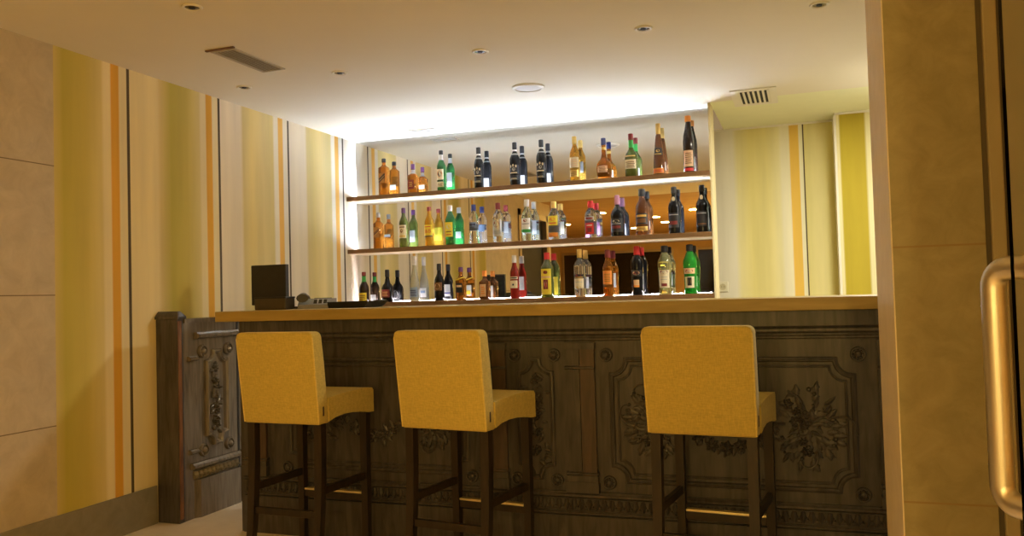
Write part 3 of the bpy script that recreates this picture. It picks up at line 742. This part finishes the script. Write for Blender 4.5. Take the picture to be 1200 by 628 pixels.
t = thing('serving_tray', 'flat black tray beside the desk telephone on the bar top', 'tray', (-2.262, 3.96, ZT))
bm = B()
R = []
for z, x0, x1, yy in ((0, -.125, .085, .10), (.012, -.127, .10, .105), (.034, -.128, .120, .112), (.034, -.122, .113, .106), (.016, -.120, .098, .10), (.008, -.118, .08, .095)):
    R.append([(x0, -yy, z), (x1, -yy, z), (x1, yy, z), (x0, yy, z)])
loft(bm, R); obj('dish', bm, M_plast, t, smooth=25)
bm = B(); tube(bm, [(.121, -.05, .030), (.140, -.045, .034), (.146, 0, .034), (.140, .045, .034), (.121, .05, .030)], .005, 8); obj('handle', bm, M_plast, t)

# ================================================================== BOTTLES
GL = {
 'amber': mat('amber spirit in glass', (.72, .27, .03), rough=.03, trans=.8, ior=1.36),
 'gold': mat('golden spirit in glass', (1.0, .62, .10), rough=.03, trans=.75, ior=1.36),
 'clear': mat('clear spirit in glass', (.96, .98, .97), rough=.01, trans=.95, ior=1.36),
 'frost': mat('frosted pale glass', (.90, .92, .80), rough=.25, trans=.7, ior=1.3),
 'greenish': mat('pale green tinted gin glass', (.80, .93, .84), rough=.02, trans=.9, ior=1.36),
 'green': mat('green glass', (.02, .20, .04), rough=.05, trans=.55, ior=1.45),
 'bright': mat('bright green glass', (.03, .52, .05), rough=.04, trans=.6, ior=1.4),
 'olive': mat('olive green glass', (.13, .16, .03), rough=.06, trans=.4, ior=1.45),
 'lime': mat('pale vermouth in glass', (.92, .95, .50), rough=.02, trans=.85, ior=1.36),
 'black': mat('black glass', (.008, .008, .009), rough=.12, spec=.28, var=.1),
 'dark': mat('dark brown glass', (.026, .012, .007), rough=.1, spec=.35, trans=.1),
 'brown': mat('brown glass', (.22, .08, .02), rough=.06, trans=.5, ior=1.4),
 'red': mat('dark red bitter in glass', (.45, .03, .02), rough=.04, trans=.55, ior=1.38),
 'yellowg': mat('orange yellow spirit in glass', (1.0, .55, .05), rough=.05, trans=.6, ior=1.36),
}
def pm(name, c, rough=.45, metal=0.): return mat('paper '+name if not metal else 'foil '+name, c, rough=rough, metal=metal, var=.05, vscale=(90, 90, 90))
P = {'white': pm('white', (.85, .84, .80)), 'cream': pm('cream', (.82, .72, .50)), 'yellow': pm('yellow', (.90, .72, .06)), 'black': pm('black', (.02, .02, .022)),
     'red': pm('red', (.62, .03, .03)), 'wine': pm('wine', (.22, .03, .03)), 'orange': pm('orange', (.85, .30, .05)), 'gold': pm('gold', (.75, .52, .16), .3, .6), 'blue': pm('blue', (.015, .022, .10)), 'tan': pm('tan', (.42, .20, .045)), 'smoke': pm('smoke', (.10, .07, .05)),
     'grey': pm('grey', (.45, .45, .44)), 'bluegrey': pm('blue grey', (.22, .30, .42)), 'purple': pm('purple', (.10, .03, .12)), 'pink': pm('pink', (.62, .30, .48)), 'green': pm('green', (.04, .35, .06)),
     'brown': pm('brown', (.18, .08, .03)), 'silver': pm('silver', (.6, .6, .58), .3, .8), 'peach': pm('peach', (.80, .52, .30)), 'lilac': pm('lilac', (.55, .45, .70))}

def text_mesh(body, size):
    cu = bpy.data.curves.new('lettering', 'FONT'); cu.body = body; cu.size = size; cu.align_x = 'CENTER'; cu.align_y = 'CENTER'; cu.resolution_u = 3
    o = bpy.data.objects.new('lettering', cu); COL.objects.link(o)
    me = bpy.data.meshes.new_from_object(o.evaluated_get(bpy.context.evaluated_depsgraph_get()))
    bpy.data.objects.remove(o); bpy.data.curves.remove(cu)
    return me

def bottle(shelf_z, x, name, label, cat, group, Hh, W, sh, glass, cap, cap_h=.035, neck=.014, sq=2., shape='round', capr=None, collar=None, labels=(), yoff=0., rot=None, extra=None):
    """labels: (z0, z1, half angle deg, paper, [inks]) ; ink: (z0, z1, a0, a1, paper) relative to the label, or ('oval', z, a, rz, ra, paper), or ('text', z, size, body, paper)"""
    R = W/2
    t = thing(name, label, cat, (x, (YS+YM)/2-.006+yoff, shelf_z+.0003), rot if rot is not None else -.04-.03*random.random(), group)
    zc = Hh-cap_h
    if shape == 'round':
        prof = [(0, R*.90), (.004, R*.98), (.012, R), (sh-.030, R), (sh-.012, R*.96), (sh+.006, R*.80), (sh+.020, neck+(R-neck)*.35), (sh+.036, neck*1.12), (sh+.055, neck)]
    elif shape == 'square':
        prof = [(0, R*.92), (.004, R*.98), (.010, R), (sh-.012, R), (sh-.003, R*.95), (sh+.006, R*.72), (sh+.014, neck*1.25), (sh+.024, neck)]
    elif shape == 'cone':
        prof = [(0, R*.9), (.005, R), (.02, R), (sh*.55, R*.80), (sh, R*.50), (sh+.03, neck*1.2), (sh+.05, neck)]
    elif shape == 'flute':
        prof = [(0, R*.9), (.005, R), (sh-.02, R), (sh+.02, R*.90), (sh+.06, R*.66), (sh+.10, R*.46), (sh+.125, neck)]
    elif shape == 'bulb':
        prof = [(0, R*.80), (.006, R*.90), (sh*.3, R*.99), (sh*.6, R), (sh*.85, R*.93), (sh, R*.75), (sh+.016, R*.48), (sh+.032, neck*1.3), (sh+.055, neck)]
    elif shape == 'vermouth':
        prof = [(0, R*.84), (.006, R*.92), (.05, R*.86), (sh*.55, R*.90), (sh-.035, R), (sh-.01, R*.97), (sh+.010, R*.78), (sh+.022, R*.66), (sh+.034, R*.60), (sh+.046, neck*1.25), (sh+.060, neck)]
    elif shape == 'flare':
        prof = [(0, R*.95), (.006, R), (.03, R*.95), (.06, R*.80), (sh-.03, R*.88), (sh-.01, R*.88), (sh+.010, R*.66), (sh+.03, neck*1.3), (sh+.05, neck)]
    prof = [p for p in prof if p[0] < zc-.004]+[(zc-.003, neck*1.0), (zc+.004, neck*1.0)]
    n = 28
    def ex(z): return sq if z < sh+.004 else 2.
    def rad(z):
        for (a, ra), (b, rb) in zip(prof, prof[1:]):
            if a <= z <= b: return ra+(rb-ra)*(z-a)/max(1e-6, b-a)
        return prof[-1][1]
    def pt(z, a, off=0., r=None):
        r = (rad(z) if r is None else r); e = ex(z); c, s = math.cos(a), math.sin(a)
        k = 1/((abs(c)**e+abs(s)**e)**(1/e)); q = r*k+off
        return (q*c, q*s, z)
    bm = B(); loft(bm, [[pt(z, 2*PI*i/n, 0, r) for i in range(n)] for z, r in prof]); obj('glass_body', bm, GL[glass], t, smooth=50)
    # cap
    cr = capr or neck*1.18
    bm = B(); loft(bm, [circ(r, z, 18) for z, r in ((zc, cr*.98), (zc+.003, cr), (Hh-.004, cr*.98), (Hh-.001, cr*.9), (Hh, cr*.7))]); obj('cap', bm, P[cap], t, smooth=50)
    if collar:
        z0, z1, cm = collar
        bm = B(); loft(bm, [[pt(z0+(z1-z0)*k/4, 2*PI*i/n, .0006) for i in range(n)] for k in range(5)], cap=False); obj('neck_sleeve', bm, P[cm], t, smooth=50)
    def patch(bm, z0, z1, a0, a1, off, mi):
        na = max(2, int((a1-a0)/.14)); nz = 5
        vs = [[bm.verts.new(pt(z0+(z1-z0)*j/nz, a0+(a1-a0)*i/na, off)) for i in range(na+1)] for j in range(nz+1)]
        for j in range(nz):
            for i in range(na): bm.faces.new((vs[j][i], vs[j][i+1], vs[j+1][i+1], vs[j+1][i])).material_index = mi
    for li, (z0, z1, ha, paper, inks) in enumerate(labels):
        back = ha < 0; ha = math.radians(abs(ha)); ac = PI/2 if back else -PI/2
        bm = B(); ms = [P[paper]]; patch(bm, z0, z1, ac-ha, ac+ha, .0007, 0)
        for k in inks:
            if k[0] == 'text': continue
            cm = P[k[-1]]
            if cm not in ms: ms.append(cm)
            mi = ms.index(cm)
            if k[0] == 'oval':
                _, z, a, rz, ra, _c = k; vs = []
                for i in range(20):
                    q = 2*PI*i/20; vs.append(bm.verts.new(pt(z+rz*math.sin(q), ac+a+ra*math.cos(q), .0013)))
                bm.faces.new(vs).material_index = mi
            elif k[0] == 'slant':
                _, za, zb_, hh, _c = k; na = 8; vs = []
                for i in range(na+1):
                    f = i/na; vs.append([bm.verts.new(pt(za+(zb_-za)*f+d, ac-ha+2*ha*f, .0013)) for d in (0, hh)])
                for i in range(na): bm.faces.new((vs[i][0], vs[i+1][0], vs[i+1][1], vs[i][1])).material_index = mi
            else:
                zz0, zz1, a0, a1, _c = k; patch(bm, zz0, zz1, ac+math.radians(a0), ac+math.radians(a1), .0013, mi)
        lo = obj('back_label' if back else 'front_label', bm, ms, t, smooth=50, recalc=False)
        for k in inks:
            if k[0] != 'text': continue
            _, z, size, body, cm = k; me = text_mesh(body, size)
            for v in me.vertices:
                a = ac+v.co.x/rad(z); q = pt(z+v.co.y, a, .0018); v.co = q
            me.materials.clear(); me.materials.append(P[cm]); link(bpy.data.objects.new('lettering', me), lo)
    if extra: extra(t, pt, P)
    return t
BACKW = lambda z0, z1: (z0, z1, -38, 'white', [])
def lines(z0, z1, n, w, c):
    """rows of illegible fine print as thin bars"""
    return [(z0+(z1-z0)*i/n, z0+(z1-z0)*i/n+(z1-z0)/n*.45, -w+(i % 3)*3, w-(i % 2)*5, c) for i in range(n)]
def ribbon(t, pt, P):
    bm = B(); tube(bm, [pt(.155+.012*math.cos(2*PI*i/24), 2*PI*i/24, .003) for i in range(25)], .0035, 6); obj('ribbon', bm, P['yellow'], t)
def medallion(t, pt, P):
    bm = B(); c = Vector(pt(.235, -PI/2, .002))
    loft(bm, [[(c.x+r*math.cos(q), c.y-h, c.z+1.5*r*math.sin(q)) for q in [2*PI*k/18 for k in range(18)]] for r, h in ((.011, 0), (.011, .003), (.008, .004))]); obj('medallion', bm, P['cream'], t)
def black_port(s, x, Hh, W, sh, label, g):
    bottle(s, x, 'port_bottle', label, 'bottle', g, Hh, W, sh, 'black', 'black', .05, .0145, labels=[
        (.040, .075, 62, 'black', lines(.045, .058, 2, 40, 'cream')),
        (.085, .150, 62, 'black', [('oval', .140, -.55, .010, .16, 'cream'), ('oval', .146, 0, .010, .16, 'cream'), ('oval', .140, .55, .010, .16, 'cream'), ('oval', .118, .1, .013, .3, 'grey'), (.088, .096, -44, 44, 'cream')]),
        (.03, .095, -38, 'white', [])], collar=(sh+.040, sh+.052, 'white'), extra=lambda t, pt, P: obj('shoulder_seal', (lambda bm: (loft(bm, [[pt(sh+.012+.010*j/3, 2*PI*i/28, .0008) for i in range(28)] for j in range(4)], cap=False), bm)[1])(B()), P['grey'], t))
G1, G2, G3 = 'bottles on the top shelf', 'bottles on the middle shelf', 'bottles on the lowest shelf'
# ---- top shelf, left to right
bottle(S1, -3.017, 'whisky_bottle', 'tall square amber whisky bottle with slanted black label, leftmost on the top shelf', 'bottle', G1, .287, .072, .218, 'amber', 'black', .030, .014, sq=5, shape='square', labels=[(.095, .170, 36, 'tan', [('slant', .095, .135, .034, 'black'), ('slant', .108, .148, .006, 'gold')]), BACKW(.06, .10)])
bottle(S1, -2.772, 'whisky_bottle', 'short square decanter of amber whisky with purple stopper on the top shelf', 'bottle', G1, .225, .072, .140, 'amber', 'purple', .040, .013, sq=6, shape='square', collar=(.150, .180, 'silver'), labels=[(.030, .100, 34, 'wine', lines(.05, .09, 4, 22, 'gold')), BACKW(.05, .08)])
bottle(S1, -2.535, 'whiskey_bottle', 'green whiskey bottle with cream oval label and white neck on the top shelf', 'bottle', G1, .309, .066, .205, 'green', 'black', .030, .0135, collar=(.235, .275, 'white'), labels=[(.030, .070, 55, 'cream', lines(.036, .062, 3, 36, 'brown')), (.085, .165, 55, 'cream', [('oval', .128, 0, .028, .62, 'orange'), ('oval', .128, 0, .020, .45, 'black')]), BACKW(.05, .16)])
black_port(S1, -2.233, .306, .069, .205, 'slim black port bottle with round white lettering seals, left of the three alike on top', G1)
black_port(S1, -1.950, .319, .075, .212, 'black port bottle with round white lettering seals, middle of three alike on top', G1)
black_port(S1, -1.748, .320, .074, .212, 'black port bottle with round white lettering seals, beside the golden whisky', G1)
bottle(S1, -1.500, 'whisky_bottle', 'golden whisky bottle with pale label and yellow cap on the top shelf', 'bottle', G1, .322, .072, .215, 'gold', 'gold', .055, .0145, labels=[(.095, .170, 60, 'cream', lines(.105, .16, 4, 40, 'peach')), (.03, .08, 60, 'gold', lines(.04, .07, 3, 40, 'brown')), BACKW(.08, .16)])
bottle(S1, -1.290, 'cognac_bottle', 'round bellied cognac bottle with long dark neck on the top shelf', 'bottle', G1, .291, .108, .125, 'amber', 'blue', .050, .0145, shape='bulb', collar=(.205, .225, 'gold'), labels=[(.045, .090, 40, 'peach', lines(.05, .085, 4, 26, 'brown')), BACKW(.03, .08)])
bottle(S1, -1.096, 'liqueur_bottle', 'dark liqueur bottle with green neck, red cap and cream square label', 'bottle', G1, .304, .089, .160, 'olive', 'wine', .045, .0155, sq=2.3, collar=(.205, .258, 'green'), labels=[(.055, .120, 55, 'cream', lines(.065, .11, 4, 40, 'brown')), (.140, .148, 50, 'gold', []), BACKW(.02, .08)])
bottle(S1, -.905, 'liqueur_bottle', 'very tall tapering brown liqueur bottle with gold cap on the top shelf', 'bottle', G1, .357, .086, .245, 'brown', 'gold', .075, .0145, shape='cone', labels=[(.010, .045, 58, 'orange', lines(.018, .04, 2, 40, 'red')), (.135, .185, 62, 'black', [('oval', .165, 0, .010, .4, 'gold'), (.14, .146, -40, 40, 'gold')]), BACKW(.05, .11)])
bottle(S1, -.701, 'brandy_bottle', 'tall brown brandy bottle with orange cap, rightmost on the top shelf', 'bottle', G1, .390, .076, .235, 'dark', 'orange', .042, .0165, shape='flute', capr=.021, labels=[(.040, .150, 52, 'peach', lines(.06, .14, 6, 34, 'brown')), (.010, .030, 52, 'red', []), BACKW(.02, .13)])
# ---- middle shelf
bottle(S2, -3.075, 'whisky_bottle', 'square amber whisky bottle with clear neck, leftmost on the middle shelf', 'bottle', G2, .281, .066, .200, 'amber', 'grey', .040, .014, sq=5, shape='square', labels=[(.085, .165, 36, 'tan', [('slant', .100, .135, .022, 'brown'), ('slant', .095, .13, .004, 'gold')]), BACKW(.10, .12)])
bottle(S2, -2.860, 'whiskey_bottle', 'olive green whiskey bottle with pale yellow label on the middle shelf', 'bottle', G2, .303, .070, .205, 'olive', 'purple', .040, .0135, labels=[(.070, .170, 60, 'cream', [(.150, .158, -38, 38, 'brown'), ('oval', .125, 0, .014, .3, 'brown'), (.078, .092, -46, 46, 'gold')]), BACKW(.05, .14)])
bottle(S2, -2.645, 'whisky_bottle', 'orange yellow whisky bottle lettered in red on the middle shelf', 'bottle', G2, .298, .072, .200, 'yellowg', 'wine', .032, .0140, labels=[(.070, .160, 62, 'yellow', [('text', .112, .040, 'J&B', 'red'), (.070, .078, -60, 60, 'black'), (.142, .148, -40, 40, 'red')]), (.05, .15, -55, 'yellow', [])])
bottle(S2, -2.473, 'gin_bottle', 'green gin bottle with yellow label and white cap on the middle shelf', 'bottle', G2, .298, .072, .208, 'green', 'white', .045, .0150, sq=2.6, labels=[(.060, .170, 50, 'yellow', [('oval', .135, 0, .018, .5, 'cream'), (.095, .103, -34, 34, 'brown'), (.075, .081, -34, 34, 'red')]), BACKW(.06, .11)])
bottle(S2, -2.284, 'vodka_bottle', 'clear flared vodka bottle with dark blue cap on the middle shelf', 'bottle', G2, .292, .080, .205, 'clear', 'blue', .048, .0155, shape='flare', labels=[(.115, .160, 50, 'bluegrey', [(.135, .148, -40, 40, 'blue'), (.12, .126, -30, 30, 'blue')]), (.10, .15, -45, 'bluegrey', [])])
bottle(S2, -2.092, 'vodka_bottle', 'clear vodka bottle with crimson cap and round red badge on the middle shelf', 'bottle', G2, .292, .080, .205, 'clear', 'wine', .048, .0155, labels=[(.045, .170, 55, 'silver', [('oval', .135, 0, .024, .55, 'wine'), (.06, .09, -46, 46, 'grey')]), BACKW(.08, .16)])
bottle(S2, -1.871, 'gin_bottle', 'tall pale green gin bottle with white cap on the middle shelf', 'bottle', G2, .302, .077, .205, 'greenish', 'white', .052, .0160, labels=[(.060, .165, 58, 'white', [(.12, .128, -44, 44, 'grey'), ('oval', .148, 0, .010, .35, 'wine'), (.062, .085, -58, 58, 'green')]), BACKW(.06, .16)])
bottle(S2, -1.666, 'gin_bottle', 'clear gin bottle with yellow label and gold cap on the middle shelf', 'bottle', G2, .275, .082, .185, 'clear', 'gold', .048, .0165, sq=2.6, labels=[(.100, .170, 52, 'yellow', [('oval', .145, 0, .012, .5, 'orange'), (.115, .122, -38, 38, 'red')]), (.02, .05, 52, 'orange', []), (.05, .14, -45, 'cream', [])])
bottle(S2, -1.397, 'gin_bottle', 'clear rounded gin bottle with red label and red cap on the middle shelf', 'bottle', G2, .262, .084, .180, 'clear', 'red', .050, .0175, sq=2.5, labels=[(.025, .105, 40, 'red', [(.085, .09, -26, 26, 'cream'), (.04, .07, -20, 20, 'wine')]), (.125, .150, 46, 'grey', [(.130, .143, -34, 34, 'wine')]), (.03, .12, -40, 'pink', [])])
bottle(S2, -1.206, 'liqueur_bottle', 'broad shouldered black liqueur bottle with pink foil neck on the middle shelf', 'bottle', G2, .289, .096, .175, 'black', 'pink', .065, .0160, labels=[(.030, .125, 60, 'black', [('oval', .105, 0, .010, .5, 'cream'), (.055, .075, -38, 38, 'wine'), (.085, .09, -40, 40, 'grey')]), (.02, .10, -34, 'white', [])])
bottle(S2, -1.032, 'rum_bottle', 'dark brown rum bottle with broad black cap and gold band on the middle shelf', 'bottle', G2, .322, .092, .212, 'brown', 'black', .052, .0190, labels=[(.030, .060, 60, 'gold', lines(.036, .055, 2, 40, 'brown')), (.075, .150, 60, 'black', [(.125, .140, -46, 46, 'gold'), (.085, .115, -40, 40, 'brown')]), (.05, .11, -34, 'bluegrey', [])], capr=.024)
bottle(S2, -.812, 'port_bottle', 'matt black port bottle with cream neck medallion, second from right on the middle shelf', 'bottle', G2, .321, .084, .205, 'black', 'black', .045, .0165, labels=[(.04, .14, 55, 'black', [(.125, .129, -44, 44, 'grey'), (.06, .085, -36, 36, 'wine')]), (.05, .12, -30, 'grey', [])], extra=medallion)
bottle(S2, -.626, 'port_bottle', 'matt black port bottle with cream neck medallion, rightmost on the middle shelf', 'bottle', G2, .320, .083, .205, 'black', 'black', .045, .0165, labels=[(.04, .14, 55, 'black', [(.125, .129, -44, 44, 'grey'), (.05, .06, -40, 40, 'brown')]), (.06, .10, -26, 'grey', [])], extra=medallion)
# ---- lowest shelf
bottle(S3, -3.212, 'liqueur_bottle', 'dark liqueur bottle with green neck and red cap, leftmost on the lowest shelf', 'bottle', G3, .237, .076, .130, 'dark', 'wine', .030, .0140, collar=(.160, .203, 'green'), labels=[(.015, .075, 58, 'yellow', lines(.025, .065, 3, 42, 'brown')), BACKW(.01, .06)])
bottle(S3, -3.010, 'liqueur_bottle', 'squat black coffee liqueur bottle with plain black neck on the lowest shelf', 'bottle', G3, .247, .094, .128, 'black', 'black', .055, .0145, shape='bulb', labels=[(.035, .095, 48, 'wine', lines(.045, .085, 3, 30, 'peach')), (.02, .09, -45, 'black', [('oval', .055, 0, .03, .5, 'white'), ('oval', .058, -.1, .026, .42, 'black')])])
bottle(S3, -2.780, 'wine_bottle', 'tall frosted pale bottle with white capsule and blue label on the lowest shelf', 'bottle', G3, .342, .072, .135, 'frost', 'white', .070, .0140, shape='flute', labels=[(.030, .105, 62, 'bluegrey', lines(.04, .09, 4, 44, 'blue')), (.03, .10, -45, 'white', [(.06, .08, -30, 30, 'bluegrey')])])
bottle(S3, -2.575, 'cream_liqueur_bottle', 'black cream liqueur bottle with brown oval label on the lowest shelf', 'bottle', G3, .276, .074, .165, 'black', 'black', .050, .0145, labels=[(.075, .135, 58, 'brown', [('oval', .105, 0, .022, .6, 'peach'), ('oval', .105, 0, .013, .4, 'brown')]), (.03, .12, -38, 'white', [(.05, .06, -38, 38, 'blue')])])
bottle(S3, -2.400, 'amaretto_bottle', 'square amber bottle with yellow shoulder ribbon and purple cap on the lowest shelf', 'bottle', G3, .244, .070, .158, 'amber', 'purple', .036, .0150, sq=4.5, shape='square', labels=[(.055, .125, 38, 'black', [(.095, .110, -30, 30, 'peach')]), (.03, .11, -36, 'white', [(.04, .07, -26, 26, 'yellow')])], extra=ribbon)
bottle(S3, -2.211, 'orange_liqueur_bottle', 'squat square brown bottle with orange cap on the lowest shelf', 'bottle', G3, .211, .073, .132, 'brown', 'orange', .042, .0145, sq=5, shape='square', labels=[(.020, .110, 34, 'peach', lines(.04, .10, 4, 22, 'orange')), (.01, .10, -18, 'white', [])])
bottle(S3, -1.977, 'bitter_bottle', 'slim dark red bitter bottle with white cap on the lowest shelf', 'bottle', G3, .314, .066, .205, 'red', 'white', .055, .0150, labels=[(.140, .158, 62, 'cream', [(.144, .153, -50, 50, 'black')]), (.075, .130, 58, 'cream', [('oval', .10, 0, .008, .2, 'black')]), BACKW(.06, .16)])
bottle(S3, -1.728, 'aperitif_bottle', 'broad bottle with big yellow label and red cap on the lowest shelf', 'bottle', G3, .322, .088, .232, 'olive', 'red', .050, .0175, sq=2.6, labels=[(.022, .205, 52, 'yellow', [('oval', .180, 0, .012, .36, 'wine'), (.140, .152, -44, 44, 'peach'), (.060, .128, -22, 22, 'wine'), ('oval', .094, 0, .026, .2, 'peach'), ('oval', .088, .02, .014, .1, 'red')]), (.02, .15, -45, 'yellow', [])])
bottle(S3, -1.488, 'rum_bottle', 'clear rum bottle with dark band label and gold cap on the lowest shelf', 'bottle', G3, .336, .084, .235, 'clear', 'gold', .062, .0155, labels=[(.060, .128, 54, 'cream', [(.10, .106, -36, 36, 'silver'), ('oval', .066, 0, .010, .4, 'gold')]), (.128, .158, 58, 'black', [('oval', .148, 0, .010, .5, 'wine'), (.134, .138, -46, 46, 'gold')]), BACKW(.06, .14)])
bottle(S3, -1.286, 'rum_bottle', 'amber orange rum bottle with orange label and wine red cap', 'bottle', G3, .323, .073, .215, 'amber', 'wine', .055, .0160, labels=[(.080, .175, 56, 'orange', lines(.10, .16, 5, 36, 'tan')), BACKW(.06, .16)])
bottle(S3, -1.081, 'vermouth_bottle', 'black green vermouth bottle with bright red cap on the lowest shelf', 'bottle', G3, .338, .086, .245, 'black', 'red', .060, .0170, shape='vermouth', capr=.021, labels=[(.130, .172, 58, 'black', [('oval', .152, 0, .014, .62, 'peach'), ('oval', .152, 0, .008, .4, 'wine')]), (.055, .105, 30, 'peach', [(.055, .068, -30, 30, 'orange')]), (.03, .15, -24, 'white', [])])
bottle(S3, -.890, 'vermouth_bottle', 'pale yellow vermouth bottle with black cap and cream label on the lowest shelf', 'bottle', G3, .332, .098, .235, 'lime', 'black', .045, .0180, shape='vermouth', capr=.024, labels=[(.045, .165, 50, 'cream', [('oval', .152, 0, .014, .58, 'wine'), (.148, .156, -14, 14, 'silver'), (.055, .075, -26, 26, 'wine'), (.10, .104, -30, 30, 'grey'), (.115, .119, -30, 30, 'grey')]), BACKW(.06, .15)])
bottle(S3, -.720, 'vermouth_bottle', 'bright green vermouth bottle with black cap, rightmost on the lowest shelf', 'bottle', G3, .333, .094, .235, 'bright', 'black', .045, .0180, shape='vermouth', capr=.024, labels=[(.135, .172, 54, 'peach', [('oval', .152, 0, .013, .6, 'wine'), (.148, .156, -14, 14, 'silver')]), (.040, .115, 46, 'cream', [(.055, .110, -20, 20, 'black'), (.070, .095, -12, 12, 'yellow')]), BACKW(.05, .12)])
